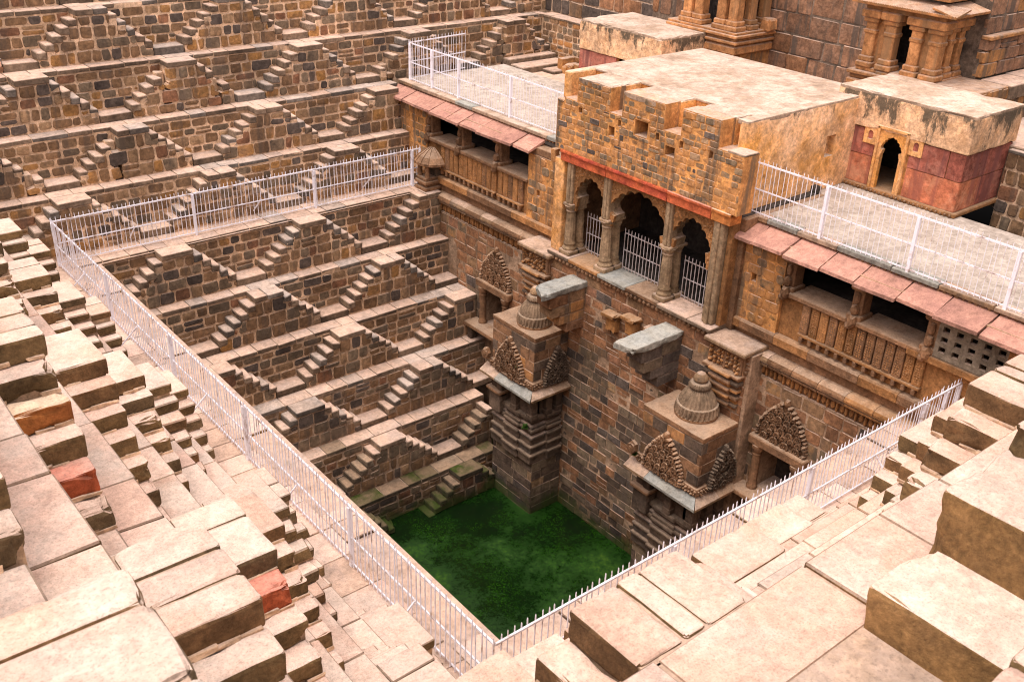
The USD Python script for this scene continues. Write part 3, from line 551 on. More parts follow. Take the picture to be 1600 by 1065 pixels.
# ------------------------------------------------------------------ the palace side
def pb(t, name, x0, x1, y0, y1, z0, z1, m, bev=0.012, jit=0.0, parent=None, label=None):
    return t.add(name, cbox(x0, x1, y0, y1, z0, z1, bev, jit), m, parent, label=label)
def yz(y0, y1, z0, z1): return sbox(-max(y0, y1), z0, -min(y0, y1), z1)      # rectangle in the facade frame
def arch_poly(yc, hw, zs, za, foils=9, y_floor=None, zf=0.2):
    """multifoil arch opening in (s, z)"""
    pts = []
    n = 40
    for i in range(n + 1):
        u = i / n * 2 - 1                                       # -1..1
        h = zs + (za - zs) * (1 - abs(u) ** 1.9) ** 0.62
        pts.append((-yc + u * hw, h))
    base = Polygon([(-yc - hw, zf)] + pts + [(-yc + hw, zf)])
    inner = affinity.scale(Polygon([(-yc - hw, zs)] + pts + [(-yc + hw, zs)]), 0.88, 0.86, origin=(-yc, zs))
    foil = []
    for i in range(foils):
        a = math.pi * (i + 0.5) / foils
        u = math.cos(a) * 0.86
        h = zs + (za - zs) * (1 - abs(u) ** 1.9) ** 0.62 * 0.88
        foil.append(Point(-yc + u * hw, h).buffer(hw * 0.20, quad_segs=3))
    tip = Polygon([(-yc - hw * .16, za - .18), (-yc + hw * .16, za - .18), (-yc, za + 0.02)])
    return unary_union([inner, sbox(-yc - hw * 0.93, zf, -yc + hw * 0.93, zs + 0.02), tip] + foil).buffer(0.005).simplify(0.006)
def arc_relief(fr, s, z, r, d, tube=0.022, n=6, a0=-0.25, a1=math.pi + 0.25):
    a = np.linspace(a0, a1, n + 1)
    p = fr(s + r * np.cos(a), np.full(n + 1, d), z + r * np.sin(a) * 1.05)
    return [bar(p[i], p[i + 1], tube, 4) for i in range(n)]
def lump(fr, s, z, d, rs, rz, h):
    a = np.arange(6) / 6 * 2 * np.pi + rng.uniform(0, 1)
    return stone(fr, np.c_[s + rs * np.cos(a), z + rz * np.sin(a)], d - 0.02, d + h, min(rs, rz) * 0.45, h * 0.6)
def pediment(fr, sc, z0, w, h, d=0.0, rows=7, teeth=True, half=0):
    """a bell-shaped carved panel of stacked horseshoe arches with a toothed rim; half = -1 / 1 keeps one side only"""
    def hw(u): return w * (1 - u ** 1.35) ** 0.72 * (0.9 + 0.14 * math.sin(u * 3.1)) + 0.05
    us = np.linspace(0, 1, 12)
    L = [(sc - hw(u), z0 + u * h) for u in us]; R = [(sc + hw(u), z0 + u * h) for u in us][::-1]
    plate = Polygon(R[::-1] + [(sc - hw(u), z0 + u * h) for u in us][::-1]).buffer(0)
    parts = [prism(fr, plate.simplify(0.01), d - 0.02, d + 0.05)]
    k, zz = 0, z0 + 0.06
    while zz < z0 + h - 0.1:
        u = (zz - z0) / h; ww = hw(u) * 0.9; r = (0.125 if k % 2 == 0 else 0.095) * (1.05 - 0.3 * u)
        m = max(1, int(2 * ww / (2.15 * r)))
        parts.append(prism(fr, sbox(sc - ww, zz - r * .62, sc + ww, zz - r * .38), d + 0.03, d + 0.085 + 0.03 * (1 - u)))
        for i in range(m):
            s = sc + (i - (m - 1) / 2) * 2 * ww / m + rng.uniform(-.008, .008)
            z = zz + rng.uniform(-.012, .012)
            dd = d + 0.075 + 0.07 * max(0, math.cos((s - sc) / w * 1.4)) * (1 - .4 * u) + rng.uniform(-.015, .015)
            if rng.random() < 0.07: continue
            parts += arc_relief(fr, s, z, r * 0.86, dd, 0.026, 6, -0.5, math.pi + 0.5)
            parts += arc_relief(fr, s, z - r * .05, r * 0.48, dd - 0.012, 0.02, 5, -0.5, math.pi + 0.5)
            parts.append(lump(fr, s, z - r * 0.15, dd - 0.02, r * 0.2, r * 0.3, 0.04))
            parts.append(prism(fr, sbox(s - r * .8, z - r * .66, s - r * .45, z - r * .3), d + 0.03, dd + 0.01)); parts.append(prism(fr, sbox(s + r * .45, z - r * .66, s + r * .8, z - r * .3), d + 0.03, dd + 0.01))
        zz += r * 1.55; k += 1
    for q in range(int(45 * w)):
        u = rng.uniform(.02, .95); s = sc + rng.uniform(-1, 1) * hw(u) * .95
        parts.append(lump(fr, s, z0 + u * h, d + 0.045, rng.uniform(.015, .04), rng.uniform(.015, .05), rng.uniform(.02, .08)))
    if teeth:
        for sd in (-1, 1):
            for u in np.linspace(0.04, 0.96, 13):
                s, z = sc + sd * hw(u), z0 + u * h
                parts.append(lump(fr, s, z, d + 0.03, 0.06, 0.038, 0.10 + rng.uniform(-.03, .03)))
    parts.append(lump(fr, sc, z0 + h + 0.02, d + 0.03, 0.1, 0.13, 0.1))
    return cat(parts)
def carving(fr, s0, s1, z0, z1, d, cell=0.11, h=0.035):
    parts = []
    ns, nz = max(1, int(round((s1 - s0) / cell))), max(1, int(round((z1 - z0) / cell)))
    for i in range(ns):
        for j in range(nz):
            if rng.random() < 0.08: continue
            c = (s0 + (i + .5 + rng.uniform(-.15, .15)) * (s1 - s0) / ns, z0 + (j + .5 + rng.uniform(-.15, .15)) * (z1 - z0) / nz)
            parts.append(lump(fr, c[0], c[1], d, cell * rng.uniform(.28, .46), cell * rng.uniform(.28, .46), h * rng.uniform(.5, 1.3)))
    return cat(parts)
def moulding(t, name, x0, y0, y1, z0, z1, profile, m, ln=0.95, depth=0.5, parent=None):
    """a horizontal run of moulded stones, profile = list of (projection, z)"""
    y = y0
    while y < y1 - 0.02:
        e = min(y + ln * rng.uniform(.8, 1.2), y1)
        if y1 - e < 0.3: e = y1
        pr = [(x0 - p + rng.uniform(-.006, .006), z) for p, z in profile]
        poly = Polygon([(x0 + depth, z0)] + pr + [(x0 + depth, z1)])
        q = np.array(poly.exterior.coords)[:-1]
        if not poly.exterior.is_ccw: q = q[::-1]
        mm = trimesh.creation.extrude_polygon(Polygon(q), 1.0, engine='earcut')
        v = np.asarray(mm.vertices); w = np.stack([v[:, 0], y + 0.006 + (e - y - 0.012) * v[:, 2], v[:, 1]], 1)
        f = np.asarray(mm.faces)[:, ::-1]
        t.add(name, (w, f), m if isinstance(m, str) else m[rng.integers(len(m))], parent)
        y = e
fw = facade

# --- walls under the wings, with a carved niche each
def base_wall(y0, y1, nc, label, levels, tower_side):
    fr = facade(19.9)
    t = Thing('palace_base_wall', label, 'wall', (19.9, (y0 + y1) / 2, -9))
    hole = yz(nc - 0.58, nc + 0.58, -4.05, -2.62)
    core = yz(y0, y1, -9.2, -0.72).difference(hole)
    t.add('mortar_core', cat([prism(fr, core, -0.9, -0.004), fbox(fr, -y1, -y0, -1.6, -0.9, -9.2, -0.72)]), 'joint')
    reg = unary_union([yz(*a) for a in levels]).difference(hole.buffer(0.03))
    ped = Polygon([(-nc - .85, -2.6), (-nc + .85, -2.6), (-nc + .7, -1.9), (-nc, -1.0), (-nc - .7, -1.9)])
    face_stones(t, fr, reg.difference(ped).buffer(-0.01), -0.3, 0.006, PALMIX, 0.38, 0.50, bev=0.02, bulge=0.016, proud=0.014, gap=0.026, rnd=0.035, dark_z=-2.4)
    n = t.add('niche_floor', cbox(19.32, 20.7, nc - 1.15, nc + 1.2, -4.19, -4.05, 0.02, 0.01), 'carve')
    for sd in (-1, 1):
        c = t.add('niche_column', lathe([(.15, -4.05), (.15, -3.97), (.12, -3.93), (.125, -3.85), (.115, -3.5), (.115, -3.0), (.13, -2.95), (.10, -2.9), (.15, -2.82), (.17, -2.72), (.17, -2.66)], 24, 12, 0.14, (-3.86, -2.98), (19.80, nc + sd * 0.62, 0)), 'carve', smooth=40)
    t.add('niche_lintel', cbox(19.66, 20.1, nc - 0.9, nc + 0.9, -2.66, -2.4, 0.03, 0.01), 'carve')
    t.add('carved_pediment', pediment(fr, -nc, -2.38, 0.78, 1.25, 0.0), 'carve')
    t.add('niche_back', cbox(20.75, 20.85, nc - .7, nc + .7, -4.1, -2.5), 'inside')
    t.add('niche_prop', cbox(19.42, 19.66, nc + tower_side * 0.9 - .12, nc + tower_side * 0.9 + .12, -5.4, -4.19, 0.02), 'carve_d')
    return t
base_wall(20.6, 28.7, 24.75, 'tall brown stone wall with a carved niche, behind the left tower',
          [(22.4, 28.2, -1.62, -0.74), (22.4, 27.1, -3.16, -1.62), (22.4, 26.0, -4.68, -3.16), (22.4, 24.9, -6.0, -4.68)], 1)
base_wall(7.2, 15.8, 12.62, 'tall brown stone wall with a carved niche, right of the right tower',
          [(8.2, 13.95, -1.62, -0.74), (9.5, 13.95, -4.1, -1.62), (10.4, 13.95, -6.2, -4.1)], -1)

# --- the wings
def wing(y0, y1, openings, pillars, panels, label, jali=None, solid=None, hole=None, mix=OCHMIX):
    t = Thing('palace_wing', label, 'palace wing', (20, (y0 + y1) / 2, -0.8))
    fr = facade(20.1)
    # frieze, roll moulding, setback
    t.add('frieze', cbox(19.96, 20.6, y0, y1, -0.74, -0.38, 0.01), 'carve')
    t.add('frieze_carving', cat([lump(facade(19.96), -y, -0.56, 0.0, 0.07, 0.12, 0.05) for y in np.arange(y0 + .1, y1, 0.27)] + [lump(facade(19.96), -y, -0.56, 0.0, 0.035, 0.15, 0.075) for y in np.arange(y0 + .23, y1, 0.27)]), 'carve_o')
    moulding(t, 'roll_moulding', 19.9, y0, y1, -0.38, -0.05, [(0.02, -0.38), (0.12, -0.36), (0.12, -0.31), (0.05, -0.29), (0.16, -0.25), (0.17, -0.18), (0.12, -0.11), (0.02, -0.055)], ['carve', 'carve_o', 'tan'], 0.75, 0.75)
    zones = [(y0, y1, 0.26, 0.56, 0.06)]
    t.add('dado', cbox(20.08, 20.7, y0, y1, -0.06, 0.26, 0.01), 'carve')
    moulding(t, 'dado_beam', 20.08, y0, y1, 0.24, 0.5, [(0.02, 0.24), (0.14, 0.25), (0.15, 0.46), (0.10, 0.5)], ['carve', 'carve_o'], 1.3, 0.5)
    t.add('panel_ground', cbox(20.14, 20.7, y0, y1, 0.5, 1.64, 0.01), 'carve_o')
    for a, b in panels:                                           # narrow upright carved slabs
        n = int(round((b - a) / 0.27)); w = (b - a) / n
        for i in range(n):
            u, v = a + i * w, a + (i + 1) * w
            pt = t.add('carved_panel', cbox(20.05 + rng.uniform(-.012, .012), 20.2, u + .018, v - .018, 0.80, 1.60, 0.018, 0.005), 'carve_o' if rng.random() < .7 else 'carve')
            t.add('panel_carving', carving(facade(20.05), -v + .045, -u - .045, 0.86, 1.56, 0.0, 0.06, 0.011), 'carve_o', pt)
            t.add('panel_bracket', cbox(19.99, 20.2, (u + v) / 2 - .05, (u + v) / 2 + .05, 0.58, 0.74, 0.02), 'carve')
        t.add('panel_sill', cbox(20.0, 20.2, a, b, 0.73, 0.80, 0.02, 0.004), 'carve_o')
    if solid:
        for a, b in solid:
            h = yz(*hole) if hole else None
            reg = yz(a, b, 0.5, 2.62)
            if h is not None: reg = reg.difference(h)
            t.add('mortar_core', prism(facade(20.04), reg, -0.4, 0.0), 'mortar_orange')
            face_stones(t, facade(20.04), reg.buffer(-0.012), -0.15, 0.008, mix, 0.26, 0.38, bev=0.018, bulge=0.012, gap=0.024)
    for a, b in openings:
        t.add('window_sill', cbox(19.98, 20.9, a - .02, b + .02, 1.62, 1.74, 0.02, 0.006), 'carve')
    for y in pillars:
        p = t.add('window_pillar', cbox(20.12, 20.5, y - .15, y + .15, 1.6, 2.66, 0.02), 'carve')
        t.add('pillar_base', cbox(20.04, 20.58, y - .2, y + .2, 1.66, 1.86, 0.03), 'carve', p)
        t.add('bracket_figure', cat([lump(facade(20.04), -y + .02, 1.72, 0.0, 0.13, 0.17, 0.14), lump(facade(20.08), -y, 2.0, 0.0, 0.1, 0.14, 0.12), lump(facade(20.1), -y, 2.3, 0.0, 0.08, 0.16, 0.08), lump(facade(20.02), -y - .05, 1.58, 0.0, 0.1, 0.1, 0.1)]), 'carve', p)
        t.add('pillar_capital', cbox(20.0, 20.6, y - .2, y + .2, 2.48, 2.66, 0.04), 'carve', p)
    if jali:
        a, b = jali
        reg = yz(a, b, 1.72, 2.6)
        n, m = 5, 3
        holes = [sbox(-b + (b - a) * (i + .32) / n, 1.86 + j * 0.245, -b + (b - a) * (i + .32) / n + 0.155, 1.86 + j * 0.245 + 0.135) for i in range(n) for j in range(m)]
        t.add('lattice_screen', prism(facade(20.02), reg.difference(unary_union(holes)), -0.1, 0.0), 'jali')
        pb(t, 'lattice_sill', 19.97, 20.3, a - .1, b + .6, 1.52, 1.7, 'carve_o', 0.02)
        pb(t, 'end_wall', 20.0, 20.4, y0, a, 0.5, 2.62, 'carve_o')
    pb(t, 'lintel_beam', 20.06, 20.6, y0, y1, 2.62, 2.86, 'carve', 0.02)
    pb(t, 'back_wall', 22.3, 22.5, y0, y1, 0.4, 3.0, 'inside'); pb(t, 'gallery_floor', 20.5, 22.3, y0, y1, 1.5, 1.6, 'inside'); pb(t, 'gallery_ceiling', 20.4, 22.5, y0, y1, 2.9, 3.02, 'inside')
    for yy in (y0, y1 - 0.2): pb(t, 'end_wall', 20.4, 22.4, yy, yy + 0.2, 0.4, 3.0, 'inside')
    return t
def eaves(t, y0, y1, ln):
    y = y0
    while y < y1 - 0.1:
        e = min(y + ln * rng.uniform(.82, 1.18), y1)
        if y1 - e < 0.4: e = y1
        j = rng.uniform(-.04, .04, 4)
        skew = rng.uniform(-.03, .03)
        sec = lambda yy, a, b: [(19.70 + a, yy, 2.72 + b), (19.71 + a, yy, 2.80 + b), (20.5, yy, 3.07), (20.5, yy, 2.98)]
        A, B = sec(y + rng.uniform(.012, .035), j[0], j[1] * .6), sec(e - .012, j[2] + j[0], j[1] * .6 + j[3] * .5)
        v = np.array(A + B) + np.array([0, 1, 0]) * 0
        v[[0, 1], 1] += skew; v[[4, 5], 1] += skew
        f = []
        for i in range(4):
            k = (i + 1) % 4; f += [[i, k, 4 + k], [i, 4 + k, 4 + i]]
        f += [[0, 2, 1], [0, 3, 2], [4, 5, 6], [4, 6, 7]]
        f = np.array(f); tri = v[f]; c = v.mean(0)
        fl = (np.cross(tri[:, 1] - tri[:, 0], tri[:, 2] - tri[:, 0]) * (tri.mean(1) - c)).sum(1) < 0
        f[fl] = f[fl][:, ::-1]
        t.add('eave_slab', (v, f), 'tile')
        y = e
    pb(t, 'eave_support', 20.0, 20.5, y0 + .05, y1 - .05, 2.84, 2.9, 'carve', 0.01)
wl = wing(21.6, 31.2, [(23.5, 25.0), (25.3, 27.05), (27.4, 28.9)], [25.15, 27.22, 29.05], [(23.75, 25.05), (25.15, 28.3)],
          'left palace wing with three dark openings and carved upright panels under pink eaves', solid=[(21.6, 23.5), (29.15, 31.2)], hole=(22.9, 23.05, 1.32, 1.52))
eaves(wl, 23.15, 31.45, 0.84)
wr = wing(6.2, 14.9, [(9.65, 11.3), (11.6, 13.25)], [9.52, 11.45, 13.4], [(9.45, 12.85)], 'right palace wing with two dark openings and a square lattice under long pink eaves',
          jali=(7.75, 9.35), solid=[(13.5, 14.9)], hole=(14.33, 14.48, 1.62, 1.84))
eaves(wr, 6.2, 15.45, 1.02)

# --- roof terraces of the wings
def roof_terrace(y0, y1, x1, label, ya, yb):
    t = Thing('roof_terrace', label, 'roof', (22.5, (y0 + y1) / 2, 3.0))
    pb(t, 'roof_slab', 20.72, x1, y0, y1, 2.95, 3.19, 'terrace', 0.02)
    y = ya
    while y < yb - 0.1:
        e = min(y + rng.uniform(.9, 1.5), yb)
        if yb - e < .5: e = yb
        pb(t, 'edge_slab', 20.36 + rng.uniform(-.015, .015), 20.74, y + .006, e - .006, 3.09, 3.205 + rng.uniform(-.006, .006), ['roof', 'slate', 'roof', 'tan'][rng.integers(4)], 0.015, 0.006)
        y = e
    pb(t, 'parapet_band', 20.46, 20.8, ya, yb, 2.88, 3.09, 'mortar_orange', 0.01)
    t.add('dentil_course', cat([cbox(20.40, 20.5, y, y + .075, 3.02, 3.085, 0.01) for y in np.arange(ya + .03, yb - .1, 0.15)]), 'carve')
    return t
roof_terrace(21.7, 31.4, 25.3, 'flat dusty roof of the left palace wing behind its white fence', 21.7, 31.45)
roof_terrace(5.8, 15.35, 24.85, 'flat dusty roof of the right palace wing behind its white fence', 5.8, 15.3)

# --- well wall between the towers, with cantilevered slabs
cw = Thing('central_well_wall', 'high brick-coursed brown wall between the two towers, below the three arches', 'wall', (19.4, 18.2, -9))
fr = facade(19.42)
cw.add('mortar_core', fbox(fr, -22.6, -13.6, -1.2, -0.004, -9.2, -0.06), 'joint')
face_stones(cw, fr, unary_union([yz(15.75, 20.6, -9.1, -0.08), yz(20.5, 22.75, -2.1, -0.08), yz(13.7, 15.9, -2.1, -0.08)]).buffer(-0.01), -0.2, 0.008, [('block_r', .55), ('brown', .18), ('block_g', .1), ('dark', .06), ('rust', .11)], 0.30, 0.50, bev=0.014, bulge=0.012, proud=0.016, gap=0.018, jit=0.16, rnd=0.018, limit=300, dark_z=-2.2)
for y, z in ((18.55, -0.75), (17.75, -0.55)):                    # broken ledge stones high on the wall
    cw.add('broken_ledge', rough_block(19.05, 19.5, y - .28, y + .28, z - .12, z, 0.02, 0.08, 0.05, seed=int(y * 10)), 'carve_o')
    cw.add('broken_bracket', rough_block(19.2, 19.5, y - .2, y + .2, z - .6, z - .1, 0.03, 0.08, 0.07, seed=int(y * 11)), 'block_o')
cw.add('broken_bracket', rough_block(19.15, 19.5, 16.95, 17.2, -1.5, -0.6, 0.03, 0.08, 0.07, seed=5), 'block_o')
def bracket(y0, y1, label, x_tip, face, seed):
    t = Thing('cantilever_slab', label, 'stone slab', (19.4, (y0 + y1) / 2, -2))
    P, f = rough_block(x_tip, 19.55, y0 - .02, y1 + .03, -0.48, -0.27, 0.025, 0.09, 0.07, seed=seed)
    k = (P[:, 0] - x_tip) < 0.5
    P[k, 0] += (np.clip((P[k, 1] - y0) / (y1 - y0), 0, 1)) * (0.35 if seed % 2 else -0.1)
    t.add('slab', (P, f), 'slate')
    z = -0.49
    for i, (dx, h) in enumerate(((0.38, .36), (0.5, .34), (0.8, .3), (1.1, .32))):
        n = 2 if i < 2 else 1
        a, b = x_tip + dx, 19.45
        for q in range(n):
            u, v = a + (b - a) * q / n, a + (b - a) * (q + 1) / n
            pb(t, 'corbel_block', u + .005, v - .005, y0 + .03, y1 - .02, z - h, z - .008, face[(i + q) % len(face)], 0.02, 0.008)
        z -= h
    return t
bracket(19.85, 20.5, 'grey slab on stone corbels over the left tower, leaning across its dome', 17.62, ['block_r', 'brown', 'block_o'], 3)
bracket(15.95, 16.6, 'grey slab on dark stone corbels left of the right tower dome, with a broken pointed tip', 17.5, ['dark', 'grey', 'dark'], 4)

# --- towers
def tower(y0, y1, label, seed):
    t = Thing('shrine_tower', label, 'tower', (18.8, (y0 + y1) / 2, -9.2))
    x0, xb = 18.04, 19.42
    fx, fy = facade(x0), Frame((0, y0, 0), (1, 0, 0), (0, -1, 0))
    pb(t, 'cap_core', x0 + .012, xb, y0 + .012, y1 - .012, -3.9, -2.2, 'mortar_dark', 0.004)
    t.add('cap_slab', rough_block(x0 - .02, xb, y0 - .02, y1 + .02, -2.24, -2.08, 0.008, 0.16, 0.02, seed=seed), 'carve')
    for fr_, a, b in ((fx, -y1, -y0), (fy, x0, xb)):
        face_stones(t, fr_, sbox(a, -3.62, b, -2.25).buffer(-0.008), -0.1, 0.004, [('carve', .42), ('carve_d', .42), ('block_o', .06), ('brown', .1)], 0.36, 0.62, name='ashlar', bev=0.012, bulge=0.006, gap=0.014, rnd=0.01, rect=True)
    # carved pediments and base band
    t.add('carved_pediment', pediment(fx, -(y1 - 0.98), -3.86, 0.70, 1.28, 0.02), 'carve')
    t.add('carved_pediment', pediment(fy, (x0 + xb) / 2 + .22, -3.86, 0.5, 1.15, 0.02), 'carve_d')
    pb(t, 'carved_band', x0 - .06, xb, y0 - .06, y1 + .04, -3.9, -3.66, 'carve', 0.015)
    t.add('band_carving', carving(facade(x0 - .06), -(y1 + .02), -(y0 - .05), -3.88, -3.68, 0.0, 0.1, 0.05), 'carve'); t.add('band_carving', carving(Frame((0, y0 - .06, 0), (1, 0, 0), (0, -1, 0)), x0 - .05, xb, -3.88, -3.68, 0, 0.1, 0.05), 'carve')
    t.add('corner_finial', cat([lump(facade(x0 - .1), -(y1 + .12), -3.5, 0, 0.16, 0.22, 0.14), lump(facade(x0 - .16), -(y1 + .12), -3.5, 0, 0.08, 0.1, 0.1)] + arc_relief(facade(x0 - .2), -(y1 + .12), -3.5, 0.13, 0.02, 0.03, 8, 0, 6.28)), 'carve')
    # chajja slabs all round, sloping outwards
    def chaj(p, q, n, mats):
        for i in range(n):
            a, b = p + (q - p) * i / n + .004, p + (q - p) * (i + 1) / n - .004
            yield a, b, mats[i % len(mats)]
    def slope(x_in, x_out, ya, yb, along_x, ya_o, yb_o):
        z0_, z1_ = -3.9, -4.08
        if not along_x: P = [(x_in, ya, z0_), (x_in, yb, z0_), (x_out, yb_o, z1_), (x_out, ya_o, z1_)]
        else: P = [(ya, x_in, z0_), (yb, x_in, z0_), (yb_o, x_out, z1_), (ya_o, x_out, z1_)]
        top = np.array(P) + rng.uniform(-.006, .006, (4, 3)); bot = top - [0, 0, 0.075]
        v = np.vstack([top, bot]); f = np.array([[0, 1, 2], [0, 2, 3], [4, 6, 5], [4, 7, 6]] + [[i, 4 + i, (i + 1) % 4] for i in range(4)] + [[(i + 1) % 4, 4 + i, 4 + (i + 1) % 4] for i in range(4)])
        tri = v[f]; fl = (np.cross(tri[:, 1] - tri[:, 0], tri[:, 2] - tri[:, 0]) * (tri.mean(1) - v.mean(0))).sum(1) < 0
        f[fl] = f[fl][:, ::-1]; return v, f
    for a, b, m in chaj(y0 - 0.0, y1 + 0.25, 3, ['slate', 'slate', 'tan']):
        t.add('chajja_slab', slope(x0, x0 - .32, a, b, False, a - (.26 if a < y0 + .05 else 0), b), m)
    for a, b, m in chaj(x0, xb, 2, ['tan', 'carve']):
        t.add('chajja_slab', slope(y0, y0 - .28, a, b, True, a - (.30 if a < x0 + .05 else 0), b), m)
    # little gallery
    pb(t, 'gallery_core', x0 + .32, xb, y0 + .30, y1 - .1, -5.1, -3.98, 'carve_d')
    for (px, py) in ((x0 + .14, y0 + .14), (x0 + .14, y0 + .95), (x0 + .10, y1 - .42), (x0 + .14, y1 - .12), (x0 + .75, y0 + .14), (xb - .2, y0 + .14)):
        p = pb(t, 'gallery_pillar', px - .13, px + .13, py - .13, py + .13, -5.05, -4.0, 'carve_d', 0.02)
        pb(t, 'pillar_base', px - .15, px + .15, py - .15, py + .15, -5.06, -4.86, 'carve_d', 0.03, parent=p)
        pb(t, 'pillar_capital', px - .16, px + .16, py - .16, py + .16, -4.2, -4.02, 'carve_d', 0.04, parent=p)
    pb(t, 'gallery_screen', x0 + .2, x0 + .5, y0 + .2, y0 + 1.0, -5.05, -4.1, 'carve_d', 0.01)
    pb(t, 'gallery_screen', x0 + .2, xb, y0 + .2, y0 + .5, -5.05, -4.1, 'carve_d', 0.01)
    pb(t, 'balcony_block', x0 - .08, x0 + .4, y1 - .55, y1 + .02, -5.5, -4.75, 'carve_d', 0.03)
    pb(t, 'balcony_cornice', x0 - .16, x0 + .4, y1 - .62, y1 + .1, -4.78, -4.66, 'carve', 0.03)
    # moulded pedestal: courses that step in and out, with a projecting middle
    prof = [(-5.2, -5.05, .10), (-5.34, -5.2, .0), (-5.46, -5.34, .08), (-5.58, -5.46, .13), (-5.70, -5.58, .05), (-5.80, -5.70, .15), (-6.04, -5.80, .09), (-6.13, -6.04, .18), (-6.36, -6.13, .12), (-6.46, -6.36, .21), (-6.74, -6.46, .16)]
    for i, (za, zb_, o) in enumerate(prof):
        pb(t, 'moulded_course', x0 + .16 - o, xb, y0 + .14 - o, y1 - .02, za, zb_ - .004, ['carve_d', 'carve_d', 'dark'][i % 3], 0.028, 0.004)
        pb(t, 'moulded_course', x0 + .09 - o, xb, y0 + .62 - o * .2, y1 - .70, za + .003, zb_ - .008, ['carve_d', 'carve_d'][i % 2], 0.028, 0.004)
        pb(t, 'moulded_course', x0 + .66, xb - .1, y0 + .07 - o, y1 - 1., za + .003, zb_ - .008, ['carve_d', 'carve_d'][i % 2], 0.028, 0.004)
    # plinth of long ashlar down into the water
    pb(t, 'plinth_core', 18.17, xb, y0 + .012, y1 - .02, -9.2, -6.72, 'mortar_dark', 0.004)
    for fr_, a, b in ((facade(18.16), -y1 + .02, -y0), (Frame((0, y0, 0), (1, 0, 0), (0, -1, 0)), 18.16, xb)):
        face_stones(t, fr_, sbox(a, -9.15, b, -6.74).buffer(-0.004), -0.05, 0.006, [('carve_d', .45), ('dark', .3), ('grey', .2), ('tan', .05)], 0.36, 1.0, name='ashlar', bev=0.012, bulge=0.008, gap=0.012, rnd=0.012, rect=True)
    return t
tower(20.5, 22.57, 'square carved stone tower rising from the green pool, left of the high central wall', 21)
tower(13.72, 15.87, 'square carved stone tower right of the high central wall, partly behind the short fence', 22)
def ribbed_dome(x, y, z, r, label, h=1.0):
    t = Thing('ribbed_dome', label, 'dome', (x, y, z))
    L = (x, y, 0)
    t.add('base_ring', lathe([(r * 1.03, z), (r * 1.05, z + .05), (r * 1.0, z + .09)], 40, loc=L), 'carve', smooth=35)
    t.add('skirt', lathe([(r * 1.02, z + .08), (r * 1.08, z + .12), (r * 1.0, z + .36), (r * .96, z + .38)], 112, 28, 0.13, (z + .1, z + .35), L), 'dome', smooth=45)
    pr = [(r * .93, z + .355), (r * .90, z + .45), (r * .80, z + .58), (r * .66, z + .70), (r * .5, z + .78), (r * .42, z + .80)]
    t.add('bell', lathe(pr, 112, 28, 0.11, (z + .36, z + .79), L), 'dome', smooth=45)
    t.add('ribbed_cushion', lathe([(r * .40, z + .79), (r * .52, z + .83), (r * .55, z + .90), (r * .48, z + .97), (r * .36, z + 1.0)], 112, 28, 0.09, (z + .8, z + .98), L), 'dome', smooth=45)
    t.add('finial', lathe([(r * .2, z + .99), (r * .3, z + 1.02), (r * .36, z + 1.07), (r * .31, z + 1.16), (r * .2, z + 1.24), (r * .08, z + 1.28)], 20, loc=L), 'tan', smooth=True)
ribbed_dome(18.72, 21.35, -2.09, 0.53, 'ribbed stone dome on the left tower, half under the grey slab')
ribbed_dome(18.86, 14.72, -2.09, 0.57, 'ribbed stone dome with a round finial on top of the right tower')

# --- bracket courses between towers and wings
def side_bracket(y0, y1, label):
    t = Thing('moulded_bracket', label, 'stone bracket', (19.6, (y0 + y1) / 2, -1.3))
    pb(t, 'cornice_slab', 19.12, 20.2, y0 - .12, y1 + .08, -0.05, 0.07, 'tan', 0.03, 0.006)
    pb(t, 'cornice_slab', 19.2, 19.95, y0 - .06, y1 + .03, -0.12, -0.053, 'carve', 0.03, 0.004)
    pb(t, 'carved_panel', 19.32, 19.95, y0, y1, -0.66, -0.123, 'carve', 0.01)
    t.add('panel_carving', carving(facade(19.32), -y1 + .05, -y0 - .05, -0.64, -0.14, 0.0, 0.13, 0.10), 'carve_o')
    t.add('panel_carving', carving(Frame((0, y0, 0), (1, 0, 0), (0, -1, 0)), 19.36, 19.9, -0.64, -0.14, 0.0, 0.13, 0.08), 'carve')
    for y in (y0 + .08, (y0 + y1) / 2, y1 - .08): pb(t, 'panel_post', 19.25, 19.4, y - .05, y + .05, -0.66, -0.12, 'carve', 0.02)
    for i, (za, zb_, o) in enumerate([(-0.75, -0.663, .24), (-0.86, -0.753, .12), (-0.97, -0.863, .2), (-1.10, -0.973, .1), (-1.19, -1.103, .16), (-1.34, -1.193, .05), (-1.42, -1.343, .12), (-1.6, -1.423, .0), (-1.68, -1.603, .06)]):
        pb(t, 'moulded_course', 19.36 - o, 19.95, y0 + .1 - o * .5, y1 - .05 + o * .3, za, zb_, ['carve', 'carve_o', 'carve_d'][i % 3], 0.03, 0.005)
        pb(t, 'moulded_course', 19.28 - o, 19.9, y0 + .3 - o * .3, y1 - .3 + o * .2, za + .004, zb_ - .004, ['carve_o', 'carve', 'carve'][i % 3], 0.03, 0.005)
side_bracket(21.45, 22.75, 'carved moulded stone bracket left of the arches, just below the balcony ledge')
side_bracket(13.75, 14.95, 'carved moulded stone bracket right of the arches, above the right tower dome')

